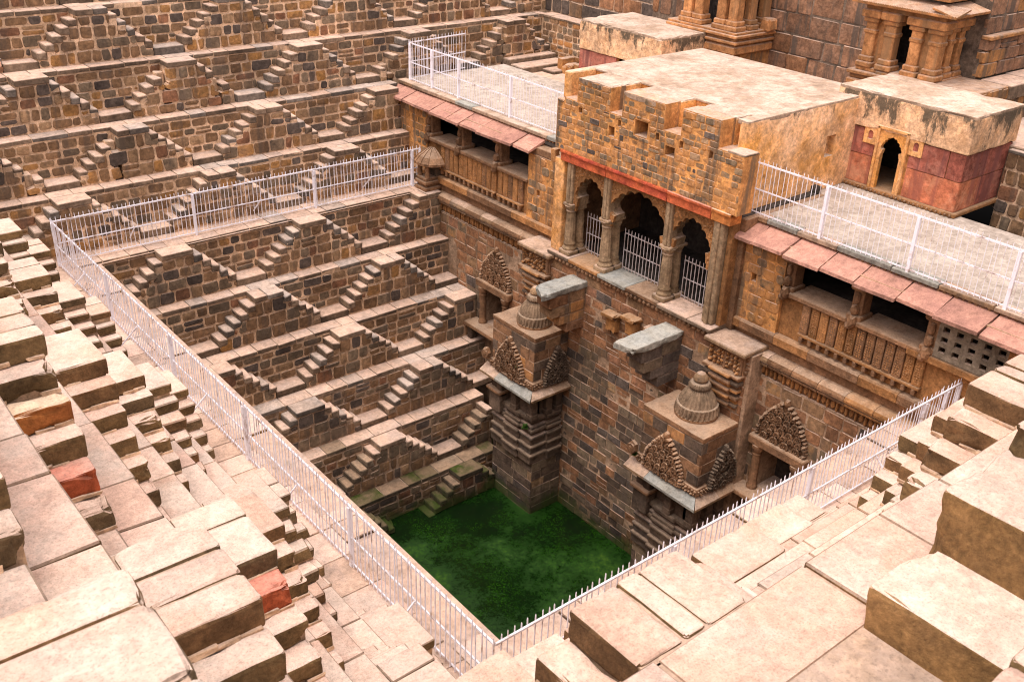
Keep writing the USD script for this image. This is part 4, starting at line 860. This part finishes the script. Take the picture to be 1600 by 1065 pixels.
# --- the arcaded pavilion
pv = Thing('arcade_pavilion', 'three-arched pavilion with battlemented stone upper wall in the middle of the palace', 'palace', (20, 18.2, 0))
y = 14.95
while y < 21.55:
    e = min(y + rng.uniform(.8, 1.3), 21.6)
    if 21.6 - e < .4: e = 21.6
    pb(pv, 'ledge_slab', 19.28 + rng.uniform(-.02, .02), 20.3, y + .005, e - .005, 0.09, 0.2 + rng.uniform(-.005, .005), ['carve', 'tread', 'slate', 'carve_o'][rng.integers(4)], 0.018, 0.006)
    y = e
pb(pv, 'cornice', 19.36, 19.6, 14.95, 21.6, -0.08, 0.09, 'carve', 0.01)
pv.add('cornice_scallops', cat([lump(facade(19.36), -yy, 0.0, 0.0, 0.07, 0.07, 0.05) for yy in np.arange(15.05, 21.6, 0.17)]), 'carve')
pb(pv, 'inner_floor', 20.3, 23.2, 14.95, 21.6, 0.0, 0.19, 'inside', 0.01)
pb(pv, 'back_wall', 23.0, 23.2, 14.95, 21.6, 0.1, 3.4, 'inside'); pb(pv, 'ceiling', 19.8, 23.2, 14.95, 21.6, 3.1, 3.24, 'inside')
pb(pv, 'side_wall', 20.15, 23.2, 21.3, 21.6, 0.1, 3.2, 'carve'); pb(pv, 'side_wall', 19.9, 23.2, 14.78, 15.05, 0.1, 3.2, 'carve')
arches = [(20.18, 0.60, 1.75, 2.80), (18.24, 1.06, 1.75, 2.88), (16.26, 0.66, 1.75, 2.84)]
bounds = [(19.45, 20.95), (17.05, 19.4), (15.45, 17.0)]
for (yc, hw, zs, za), (a, b) in zip(arches, bounds):
    op = arch_poly(yc, hw, zs, za)
    for x, dep, m in ((19.60, 0.10, 'carve_o'), (19.72, 0.34, 'pillar')):
        sc = 1.0 if x < 19.7 else 1.02
        reg = yz(a, b, 1.62, 3.1).difference(affinity.scale(op, sc, sc, origin=(-yc, 1.6)))
        pv.add('arch_spandrel' if x < 19.7 else 'arch_soffit', prism(facade(x), reg, -dep, 0.0), m)
    pts = [(-b + (b - a) * rng.uniform(.04, .96), rng.uniform(1.75, 3.05)) for _ in range(220)]
    ok = [q for q in pts if not op.buffer(0.07).contains(Point(q))]
    pv.add('spandrel_carving', cat([lump(facade(19.60), q[0], q[1], 0.0, rng.uniform(.03, .06), rng.uniform(.03, .06), 0.02) for q in ok]), 'carve_o')
def column(x, y, name='column', thick=0.17):
    prf = [(thick * 1.25, .34), (thick * 1.3, .40), (thick * 1.0, .47), (thick * 1.12, .54), (thick * .92, .60), (thick * 1.0, .72), (thick * .92, 1.2), (thick * .8, 1.52), (thick * .95, 1.55), (thick * .95, 1.58), (thick * .8, 1.60), (thick * 1.1, 1.66), (thick * 1.3, 1.74)]
    c = pv.add(name, lathe(prf, 48, 12, 0.07, (.7, 1.53), (x, y, 0)), 'pillar', smooth=40)
    pb(pv, 'plinth', x - .24, x + .24, y - .24, y + .24, 0.19, 0.34, 'pillar', 0.03, parent=c)
    pb(pv, 'impost', x - .19, x + .19, y - .2, y + .2, 1.73, 1.82, 'pillar', 0.03, parent=c)
for y in (20.98, 19.43, 17.03):
    column(19.66, y); column(20.02, y, thick=0.15)
    pb(pv, 'pilaster', 19.50, 19.80, y - .13, y + .13, 1.8, 3.1, 'pillar', 0.02)
    pb(pv, 'pilaster_fillet', 19.47, 19.52, y - .05, y + .05, 1.85, 3.09, 'pillar', 0.02)
pb(pv, 'end_pier', 19.48, 19.9, 15.12, 15.48, 0.2, 3.1, 'pillar', 0.03)
pb(pv, 'end_pier_fillet', 19.43, 19.5, 15.24, 15.36, 0.2, 3.08, 'pillar', 0.02)
pb(pv, 'outer_pilaster', 19.46, 20.2, 21.2, 21.62, 0.2, 3.1, 'plaster_hot', 0.02)
pb(pv, 'outer_pilaster', 19.62, 20.2, 14.95, 15.1, 0.2, 3.1, 'carve_o', 0.02)
for a, b, m in ((19.42, 21.32, 'lintel'), (17.08, 19.41, 'lintel'), (15.55, 17.07, 'redstep'), (14.9, 15.54, 'orangestep')):
    pb(pv, 'lintel', 19.40, 19.85, a + .004, b - .004, 3.09, 3.40, m, 0.012)
    pb(pv, 'lintel_fillet', 19.36, 19.5, a + .004, b - .004, 3.33, 3.41, m, 0.012)
pv.add('bracket_end', rough_block(19.45, 19.7, 21.62, 21.82, 2.9, 3.3, 0.02, 0.08, 0.05, seed=9), 'carve_o')
# upper wall: battlements, embrasures, small windows
outline = unary_union([yz(14.75, 21.6, 3.4, 4.84), yz(19.46, 20.78, 3.4, 5.58), yz(17.45, 18.99, 3.4, 5.6), yz(15.6, 16.85, 3.4, 5.62), yz(14.75, 21.3, 3.4, 4.93)])
wins = [(18.0, 18.48, 4.56, 4.97), (17.0, 17.32, 4.3, 4.56), (20.56, 20.7, 4.62, 4.78), (19.22, 19.45, 4.28, 4.56), (19.0, 19.12, 4.62, 4.8), (17.58, 17.7, 4.6, 4.8), (16.74, 16.86, 4.6, 4.8), (15.74, 15.86, 4.6, 4.8)]
holes = unary_union([yz(*w) for w in wins])
fr = facade(19.42)
pv.add('upper_core', prism(fr, outline.difference(holes), -0.55, -0.002), 'mortar_orange')
face_stones(pv, fr, outline.difference(holes.buffer(0.03)).buffer(-0.012), -0.2, 0.006, [('block_o', .46), ('block_g', .33), ('tan', .10), ('ochre', .07), ('dark', .04)], 0.17, 0.28, bev=0.014, bulge=0.01, proud=0.012, gap=0.022, jit=0.22, rnd=0.025)
for a, b in ((19.46, 20.78), (17.45, 18.99), (15.6, 16.85)):
    pb(pv, 'merlon', 19.97, 20.62, a, b, 4.85, 5.57, 'plaster_hot', 0.012)
    pv.add('merlon_cap', rough_block(19.415, 20.62, a + .004, b - .004, 5.44, 5.60, 0.014, 0.12, 0.045, seed=int(a * 10)), 'roof')
pb(pv, 'upper_body', 19.97, 25.4, 15.36, 21.58, 3.24, 4.9, 'plaster', 0.01)
pb(pv, 'upper_body_back', 20.6, 25.4, 15.36, 21.58, 4.9, 5.57, 'plaster_hot', 0.01)
pb(pv, 'end_merlon', 19.62, 20.6, 21.3, 21.6, 4.85, 5.6, 'plaster_hot', 0.03)
pb(pv, 'right_parapet', 19.92, 20.62, 15.18, 15.42, 3.4, 5.58, 'plaster', 0.02)
pv.add('right_parapet_cap', rough_block(19.91, 25.42, 15.16, 15.5, 5.5, 5.625, 0.02, 0.3, 0.04, seed=3), 'roof')
wreg = Polygon([(19.9, 3.2), (25.3, 3.2), (25.3, 5.57), (19.9, 5.57)]).difference(sbox(23.35, 4.12, 23.75, 4.7))
frr = Frame((0, 15.36, 0), (1, 0, 0), (0, -1, 0))
pv.add('right_wall', prism(frr, wreg, 0.0, 0.2), 'plaster')
pb(pv, 'roof', 20.55, 25.45, 15.45, 21.6, 5.54, 5.60, 'roof', 0.02)
pb(pv, 'shoulder', 19.42, 19.95, 14.75, 15.3, 4.9, 4.965, 'tread', 0.02)
for k in range(0): pv.add('roof_crack_edge', cbox(21.5 + k * .8, 21.5 + k * .8 + rng.uniform(.4, .9), 16.2 + (k * 1.7) % 4.6, 16.23 + (k * 1.7) % 4.6, 5.6, 5.628, 0.006), 'roof')

# --- white grilles in the arches
def grille(y0, y1, x, z, label):
    t = Thing('window_grille', label, 'railing', (x, (y0 + y1) / 2, z))
    for h in (0.08, 0.62, 1.14): t.add('rail', bar((x, y0, z + h), (x, y1, z + h), 0.018), 'paint_old')
    n = int(round((y1 - y0) / 0.135))
    for i in range(n + 1): yy = y0 + (y1 - y0) * i / n; t.add('bar', bar((x - .02, yy, z), (x - .02, yy, z + 1.28), 0.013, 4, 0.02), 'paint_old')
grille(19.7, 20.75, 20.16, 0.2, 'grey-white iron grille in the left arch of the pavilion')
grille(17.3, 19.15, 20.16, 0.2, 'grey-white iron grille in the wide middle arch of the pavilion')
grille(15.6, 16.78, 20.13, 0.2, 'grey-white iron grille in the right arch of the pavilion')

# --- little hooded kiosk in the far corner
t = Thing('corner_kiosk', 'small stone kiosk with a ribbed umbrella hood at the end of the far fence', 'kiosk', (19.7, 28.65, 0))
for z0, z1, o in ((0.0, .14, .34), (.14, .24, .28), (.24, .36, .35), (.36, .48, .3)): pb(t, 'base_moulding', 19.72 - o, 20.15, 28.6 - o, 28.6 + o, z0, z1 - .003, 'carve', 0.025)
for dx, dy in ((-.18, -.22), (-.18, .22)): t.add('column', lathe([(.1, .48), (.08, .56), (.075, .9), (.11, .98), (.12, 1.06)], 12, loc=(19.72 + dx, 28.6 + dy, 0)), 'carve', smooth=40)
pb(t, 'back_panel', 19.85, 20.15, 28.3, 28.9, .48, 1.05, 'carve_d')
hd = []
for i in range(14):
    a0, a1 = math.pi * (0.5 + i / 14), math.pi * (0.5 + (i + 1) / 14)
    c = np.array([19.95, 28.6])
    for (ra, za), (rb, zb_) in (((.66, 1.02), (.50, 1.2)), ((.50, 1.2), (.26, 1.38)), ((.26, 1.38), (.05, 1.48))):
        p = [np.array([*(c + r * np.array([math.cos(a), math.sin(a)]) * (1.0, 1.05)), z]) for r, z, a in ((ra, za, a0), (ra, za, a1), (rb, zb_, a1), (rb, zb_, a0))]
        mid = (a0 + a1) / 2; o = np.array([math.cos(mid), math.sin(mid), 0.5]) * 0.02 * (1 if i % 2 else -.3)
        v = np.array([q + o for q in p] + [q - [0, 0, .08] for q in p]); f = np.array([[0, 1, 2], [0, 2, 3], [4, 6, 5], [4, 7, 6]] + [[k, 4 + k, (k + 1) % 4] for k in range(4)] + [[(k + 1) % 4, 4 + k, 4 + (k + 1) % 4] for k in range(4)])
        tri = v[f]; fl = (np.cross(tri[:, 1] - tri[:, 0], tri[:, 2] - tri[:, 0]) * (tri.mean(1) - v.mean(0))).sum(1) < 0
        f[fl] = f[fl][:, ::-1]; hd.append((v, f))
t.add('ribbed_hood', cat(hd), 'carve')

# --- rooms on the roof
def roof_room(y0, y1, x0, x1, label, door, window):
    t = Thing('roof_room', label, 'building', (x0, (y0 + y1) / 2, 3.2))
    fx = facade(x0)
    ops = []
    if door: ops.append(arch_poly(door, 0.30, 4.25, 4.78, 9, zf=3.3))
    if window: ops.append(yz(*window))
    op = unary_union(ops)
    t.add('wall_core', prism(fx, yz(y0 + .02, y1 - .02, 3.2, 5.0).difference(op.buffer(.02)), -0.14, -0.03), 'mortar_orange')
    for ya, yb in ((y0 + .03, y0 + .4), (y1 - .4, y1 - .03)): pb(t, 'side_core', x0 + .14, x1, ya, yb, 3.2, 5.0, 'mortar_orange', 0.005)
    pb(t, 'room_back', x1 - .4, x1, y0 + .4, y1 - .4, 3.2, 5.0, 'inside', 0.005); pb(t, 'room_floor', x0 + .02, x1, y0 + .3, y1 - .3, 3.2, 3.305, 'inside', 0.005)
    for z0, z1, h in ((3.32, 4.1, 0), (4.12, 4.82, 1)):
        cuts = sorted([y0, y1] + ([door - .52, door + .52] if door else [(y0 + y1) / 2 - .6]) + ([y0 + .45] if h else []))
        for a, b in zip(cuts[:-1], cuts[1:]):
            if door and a < door < b: continue
            reg = yz(a + .012, b - .012, z0, z1)
            if window: reg = reg.difference(yz(*window).buffer(.03))
            for g in getattr(reg, 'geoms', [reg]):
                if g.area > .02: t.add('sandstone_panel', prism(fx, g, -0.12, 0.0 + rng.uniform(-.008, .008)), 'redwall' if h else 'redwall2')
        xs = [x0 + .12, x0 + 1.05, x1]
        for a, b in zip(xs[:-1], xs[1:]):
            pb(t, 'sandstone_panel', a + .012 - (.12 if a < x0 + .2 else 0), b - .012, y0 - .0, y0 + .1, z0, z1, 'redwall' if h or a > x0 + .5 else 'redwall2', 0.01)
    pb(t, 'base_moulding', x0 - .1, x1, y0 - .1, y1, 3.19, 3.31, 'carve_o', 0.03)
    t.add('base_dentils', cat([cbox(x0 - .14, x0 - .08, yy, yy + .06, 3.2, 3.27, 0.01) for yy in np.arange(y0, y1, .13)]), 'carve')
    P, f = rough_block(x0 - .05, x1 + .03, y0 - .05, y1 + .03, 4.84, 5.76, 0.018, 0.2, 0.03, seed=int(y0 * 3))
    t.add('parapet', (P, f), 'plaster_dk')
    P, f = rough_block(x0 - .045, x1 + .03, y0 - .045, y1 + .03, 5.70, 5.82, 0.018, 0.2, 0.06, seed=int(y0 * 3))
    t.add('roof', (P, f), 'roof')
    if door:
        fr_ = t.add('door_frame', prism(fx, yz(door - .46, door + .46, 3.3, 4.98).difference(arch_poly(door, .30, 4.25, 4.78, 9, zf=3.3)), -0.1, 0.04), 'plaster_hot')
        t.add('frame_moulding', cat([cbox(x0 - .09, x0, door + s * .43 - .04, door + s * .43 + .04, 3.3, 5.0, 0.012) for s in (-1, 1)] + [cbox(x0 - .09, x0, door - .47, door + .47, 4.94, 5.02, 0.012)]), 'plaster_hot', fr_)
        for s in (-1, 1):
            y_ = door + s * .68
            pn = yz(y_ - .2, y_ + .2, 4.45, 4.98)
            nh = unary_union([yz(y_ - .075, y_ + .075, 4.58, 4.74), Point(-y_, 4.74).buffer(.075, quad_segs=4)])
            t.add('wall_niche', prism(fx, pn.difference(nh), -0.05, 0.03), 'plaster_hot')
        pass
    return t
roof_room(11.88, 15.8, 24.58, 26.9, 'red sandstone roof room with an arched doorway and blackened plaster parapet, on the right roof', 13.95, None)
roof_room(22.5, 26.3, 24.55, 27.0, 'red sandstone roof room with a small dark window behind the battlemented roof, left of the pavilion', None, (23.6, 24.45, 4.55, 4.95))

# --- high back walls, shrines and far corner walls
bw = Thing('great_back_wall', 'tall wall of big weathered red blocks behind the pavilion roof, between the two shrines', 'wall', (28.6, 19.5, 3))
fr = facade(28.55)
bw.add('mortar_core', fbox(fr, -26.8, -16.2, -1.5, -0.012, 3.0, 12.0), 'joint_dark')
face_stones(bw, fr, yz(16.4, 23.2, 4.0, 8.6), -0.2, 0.02, [('bigblock', .8), ('block_r', .2)], 0.62, 0.95, bev=0.035, bulge=0.02, proud=0.03, gap=0.035, rnd=0.04, jit=0.22)
face_stones(bw, fr, yz(23.2, 26.8, 5.6, 8.6), -0.2, 0.02, [('bigblock', .8), ('block_r', .2)], 0.62, 0.95, bev=0.04, bulge=0.02, gap=0.05, rnd=0.06)
pf = Thing('rear_platform', 'raised stone platform carrying the shrines behind the roof rooms', 'platform', (28, 18, 3))
pb(pf, 'platform_core', 26.9, 28.6, 13.15, 16.3, 3.0, 5.78, 'block_o', 0.02); pb(pf, 'platform_core', 27.0, 28.6, 21.3, 28, 3.0, 5.3, 'block_o', 0.02); pb(pf, 'platform_core', 26.0, 28.6, 16.3, 21.3, 2.6, 3.4, 'block_o', 0.02)
for i in range(3): pb(pf, 'paving_slab', 28.6 + i * 1.4, 30.0 + i * 1.4, 13.05, 14.0, 5.4, 5.79 + .004 * i, 'tread', 0.02, 0.01)
face_stones(pf, Frame((0, 13.14, 0), (1, 0, 0), (0, -1, 0)), sbox(26.95, 4.6, 32.5, 5.76), -0.1, 0.01, OCHMIX, 0.4, 0.6)
pb(pf, 'platform_core', 28.6, 32.8, 13.17, 14.0, 3.0, 5.4, 'block_g', 0.02)
pb(pf, 'lower_ledge', 26.75, 32.8, 11.4, 13.1, 3.0, 4.75, 'tread', 0.03)
t = Thing('rear_side_wall', 'rough brown stone wall at the right edge behind the red roof room', 'wall', (26.8, 9.5, 3))
t.add('mortar_core', fbox(facade(26.6), -11.8, -4, -1.2, -0.014, 2.5, 4.66), 'mortar')
face_stones(t, facade(26.6), yz(7.5, 11.8, 2.5, 4.6), -0.2, 0.01, UPMIX, 0.4, 0.46, gap=0.04)
flags(t, facade(26.6), -11.8, -6, -1.2, 0.03, 4.7, 0.1, ['tread', 'tread2'])
t = Thing('rear_side_high_wall', 'high ochre block wall with a projecting course, right of the pillared shrine', 'wall', (30, 14, 5.8))
fr = Frame((0, 14.02, 0), (1, 0, 0), (0, -1, 0))
t.add('mortar_core', fbox(fr, 28.5, 34, -1.5, -0.1, 5.7, 10), 'joint_dark')
face_stones(t, fr, sbox(28.5, 5.82, 32.6, 6.9), -0.2, 0.03, [('bigblock', .7), ('block_o', .3)], 0.4, 0.9, bev=0.03, gap=0.03, rnd=0.04)
face_stones(t, fr, sbox(28.5, 7.0, 32.6, 9.2), -0.2, -0.08, [('bigblock', .7), ('block_o', .3)], 0.55, 0.9, bev=0.03, gap=0.03, rnd=0.04)
pb(t, 'string_course', 28.45, 33, 13.88, 14.2, 6.88, 7.0, 'block_o', 0.03)
def shrine_pillar(t, x, y, z, h, w=0.17, m='shrine'):
    p = pb(t, 'pillar', x - w, x + w, y - w, y + w, z + .3, z + h - .35, m, 0.03)
    for z0, z1, o in ((z, z + .16, .09), (z + .16, z + .32, .05), (z + h * .58, z + h * .66, .03), (z + h - .36, z + h - .22, .07), (z + h - .22, z + h, .14)): pb(t, 'pillar_band', x - w - o, x + w + o, y - w - o, y + w + o, z0, z1, m, 0.03, parent=p)
    return p
# shrine with the doorway on the right
t = Thing('pillared_shrine', 'ochre pillared shrine with a dark doorway and corrugated eave, behind the red roof room', 'shrine', (27, 15.6, 5.8))
for y in (16.75, 16.12, 15.3, 14.72): shrine_pillar(t, 27.15, y, 5.8, 1.62)
for x in (27.75, 28.25): shrine_pillar(t, x, 14.75, 5.8, 1.62, 0.13)
pb(t, 'wall_panel', 27.12, 27.4, 16.2, 16.7, 5.8, 7.4, 'shrine'); pb(t, 'wall_panel', 27.12, 27.4, 14.8, 15.25, 5.8, 7.4, 'shrine')
pb(t, 'side_panel', 27.3, 27.7, 14.72, 14.95, 5.8, 7.4, 'shrine')
holes = unary_union([sbox(27.9 + i * .1, 5.95 + j * .17, 27.96 + i * .1, 6.05 + j * .17) for i in range(3) for j in range(8)])
t.add('side_lattice', prism(Frame((0, 14.8, 0), (1, 0, 0), (0, -1, 0)), sbox(27.85, 5.8, 28.2, 7.4).difference(holes), -0.06, 0), 'shrine')
pb(t, 'inner_wall', 28.4, 28.5, 14.7, 17, 5.8, 7.6, 'inside'); pb(t, 'inner_side', 27.3, 28.5, 16.8, 16.9, 5.6, 7.6, 'inside'); pb(t, 'floor', 26.95, 28.5, 14.5, 17.0, 5.7, 5.81, 'shrine', 0.02)
for z0, z1, o in ((5.28, 5.45, .16), (5.45, 5.58, .1), (5.58, 5.7, .18)): pb(t, 'base_moulding', 26.97 - o, 27.4, 16.05, 17.0 + o, z0, z1 - .004, 'shrine', 0.04)
pb(t, 'lintel', 26.95, 28.4, 14.5, 17.0, 7.40, 7.62, 'shrine', 0.02)
cv = []
for i, yy in enumerate(np.arange(14.1, 17.3, 0.075)): cv.append(bar((26.62, yy, 7.62), (27.3, yy, 7.78), 0.045, 6))
for i, xx in enumerate(np.arange(26.66, 28.5, 0.075)): cv.append(bar((xx, 14.12, 7.62), (xx, 14.8, 7.78), 0.045, 6))
t.add('corrugated_eave', cat(cv), 'shrine'); pb(t, 'eave_beam', 26.7, 28.5, 14.2, 17.2, 7.56, 7.64, 'shrine', 0.02); pb(t, 'roof', 27.1, 28.5, 14.6, 17.0, 7.9, 8.3, 'shrine')
# left shrine on its moulded base
t = Thing('pillared_shrine', 'ochre pillared shrine on a moulded base, left of the great back wall', 'shrine', (27, 22.3, 5.3))
for z0, z1, o in ((5.3, 5.55, .06), (5.55, 5.62, 0.0), (5.62, 5.72, .1), (5.72, 5.82, .03), (5.82, 5.92, .12), (5.92, 6.0, .05)): pb(t, 'base_moulding', 26.6 - o, 28.5, 21.25 - o, 24.2, z0, z1 - .003, 'shrine', 0.035)
for y in (23.5, 23.0, 22.05, 21.55): shrine_pillar(t, 26.85, y, 6.0, 2.4, 0.18)
for x in (27.5, 28.2): shrine_pillar(t, x, 21.5, 6.0, 2.4, 0.15)
pb(t, 'wall_panel', 26.95, 27.2, 21.6, 22.1, 6.0, 8.2, 'shrine'); pb(t, 'wall_panel', 26.95, 27.2, 23.0, 23.6, 6.0, 8.2, 'shrine')
holes = unary_union([sbox(-22.85 + i * .17, 6.1 + j * .28, -22.77 + i * .17, 6.26 + j * .28) for i in range(4) for j in range(6)])
t.add('door_lattice', prism(facade(27.3), yz(22.05, 23.0, 6.0, 8.2).difference(holes), -0.05, 0), 'inside')
pb(t, 'inner_wall', 27.8, 27.9, 21.6, 24, 6.0, 8.4, 'inside'); pb(t, 'lintel', 26.7, 28.5, 21.3, 24.2, 8.4, 8.7, 'shrine'); pb(t, 'roof', 26.4, 28.5, 21.0, 24.4, 8.7, 9.0, 'shrine')
pb(t, 'carved_block', 27.9, 28.4, 21.0, 21.4, 5.95, 6.35, 'shrine', 0.06, 0.03)
# far corner
t = Thing('far_corner_wall', 'brown stone wall closing the far corner of the well behind the left wing roof', 'wall', (28.2, 29, 3))
fr = facade(28.05)
t.add('mortar_core', fbox(fr, -32.5, -26.3, -0.6, -0.012, 2.5, 4.66), 'mortar')
face_stones(t, fr, yz(26.3, 32.35, 2.9, 4.64), -0.2, 0.01, [('brown', .4), ('block_o', .25), ('grey', .2), ('tan', .15)], 0.24, 0.4, gap=0.03)
flags(t, fr, -32.5, -26.3, -0.62, 0.03, 4.69, 0.09, ['tread'], rows=1)
pb(t, 'broken_step', 27.7, 28.05, 28.6, 29.0, 4.1, 4.3, 'tread', 0.02); pb(t, 'broken_step', 27.6, 28.05, 29.3, 29.75, 3.8, 4.0, 'tread', 0.02)
t = Thing('far_corner_high_wall', 'dark brown upper wall above the far corner ledge, left of the roof room', 'wall', (28.7, 29.5, 4.7))
fr = facade(28.66)
t.add('mortar_core', fbox(fr, -33.6, -26.8, -1.2, -0.014, 4.6, 9), 'mortar_dark')
face_stones(t, fr, yz(26.8, 33.0, 4.7, 7.0), -0.2, 0.01, [('dark', .4), ('brown', .3), ('block_r', .3)], 0.55, 0.8, gap=0.04)
t = Thing('sunken_court_steps', 'worn stone landing and steps in the sunken corner behind the left wing roof', 'steps', (27, 31, 3))
pb(t, 'paving_slab', 25.3, 28.2, 26, 33.4, 2.7, 2.9, 'tread', 0.02)
for i, (xa, xb, ya, yb, zt) in enumerate([(25.6, 28.0, 31.4, 32.3, 3.3), (25.6, 28.0, 30.6, 31.38, 3.15), (26.6, 28.0, 29.9, 30.6, 3.02)]): pb(t, 'step', xa, xb, ya, yb, 2.8, zt, 'tread', 0.03, 0.02)
for k in range(9): t.add('fallen_rubble', rough_block(27.3 + rng.uniform(-.3, .3), 27.8, 28 + k * .25, 28.3 + k * .25, 2.8, 3.2 + rng.uniform(0, .6), 0.04, 0.1, 0.08, seed=90 + k), 'block_o')

# ------------------------------------------------------------------ white fences
def fence(label, a, b, z, posts, braces=(), side=(0, 0), spacing=0.135, h=1.336, bar_r=0.0115):
    a, b = np.array(a, float), np.array(b, float); L = np.linalg.norm(b - a); u = (b - a) / L
    t = Thing('white_fence', label, 'fence', (*((a + b) / 2), z))
    P = lambda s, zz: np.array([*(a + u * s), z + zz])
    for hh, r in ((h, 0.026), (0.66, 0.021), (0.07, 0.019)):
        t.add('rail', bar(P(0, hh), P(L, hh), r), 'paint')
    n = int(round(L / spacing))
    nb = 0
    off = np.array([-u[1], u[0]]) * 0.03
    for i in range(n + 1):
        p = P(L * i / n, 0.03) + [off[0], off[1], 0]
        lean = rng.normal(0, .014, 2)
        q = P(L * i / n, h + 0.10 + rng.uniform(-.008, .008)) + [off[0] + lean[0], off[1] + lean[1], 0]
        t.add('baluster', bar(p, q, bar_r, 4, 0.03), 'paint')
    for s in posts:
        p = P(s, 0); t.add('post', cbox(p[0] - .04, p[0] + .04, p[1] - .04, p[1] + .04, z - .02, z + h - .02, 0.006), 'paint')
    for s in braces:
        p = P(s, 0.66); q = P(s, 0.0) + [side[0], side[1], 0]; t.add('brace', bar(p, q, 0.02), 'paint')
    return t
fence('long white iron fence along the near left terrace, leading down to the nearest corner', (7.07, 8.6), (7.07, 29.07), 0.0, [4.15, 8.3, 12.1, 16.2, 20.43], [2.1, 6.1, 10.2, 14.2, 18.0], (-0.75, 0))
fence('white iron fence on the far terrace in front of the upper stepped walls', (7.07, 29.07), (19.72, 29.07), 0.0, [4.18, 8.38, 12.3, 12.62], [2.3, 6.4, 10.6], (0, 0.7))
fence('white iron fence along the near right terrace, from the nearest corner towards the palace', (7.07, 8.6), (20.14, 8.6), 0.0, [3.86, 7.7, 11.65, 12.5, 13.05], [5.9, 10.0], (0, -0.7))
fence('white iron fence on the roof of the left palace wing', (20.68, 21.75), (20.68, 31.1), 3.2, [9.33, 7.95, 6.37, 3.54], spacing=0.135, bar_r=0.008)
fence('white iron fence on the roof of the right palace wing', (20.42, 6.4), (20.42, 15.17), 3.2, [8.75, 6.58, 4.18, 1.87], spacing=0.135, bar_r=0.008)
t = fence('short return of white fence running back along the left wing roof edge', (20.7, 31.12), (23.4, 31.4), 3.2, [0.0], spacing=0.14, bar_r=0.008)

# ------------------------------------------------------------------ weeds in the joints
def weed(x, y, z, r, label):
    parts = []
    for i in range(46):
        a, e = rng.uniform(0, 6.28), rng.uniform(0.1, 1.3)
        d = np.array([math.cos(a) * math.cos(e), math.sin(a) * math.cos(e), math.sin(e)]); o = np.array([x, y, z])
        s = r * rng.uniform(.6, 1.2); w = np.cross(d, [0, 0, 1.]); w /= max(np.linalg.norm(w), .01)
        v = np.array([o, o + d * s * .5 + w * s * .35, o + d * s, o + d * s * .5 - w * s * .35]); parts.append((v, np.array([[0, 1, 2], [0, 2, 3]])))
    single('weed', cat(parts), 'leaf', label, 'plant')
weed(18.0, 20.75, -5.4, 0.16, 'small green weed growing low on the left tower mouldings')
weed(17.95, 21.2, -3.35, 0.10, 'tiny green weed in the carved pediment of the left tower')
weed(19.84, 28.15, -0.7, 0.14, 'small green weed in the wall corner below the kiosk')
weed(17.95, 15.95, -3.75, 0.12, 'tiny green weed beside the carving of the right tower')

# repeats share a group
_by = {}
for p in world.GetPrim().GetChildren():
    c = p.GetCustomDataByKey('category')
    if c and not p.GetCustomDataByKey('group'): _by.setdefault((p.GetName().rstrip('0123456789').rstrip('_'), c), []).append(p)
for (nm, c), ps in _by.items():
    if len(ps) > 1:
        for p in ps: p.SetCustomDataByKey('group', nm.replace('_', ' ') + 's of the stepwell')
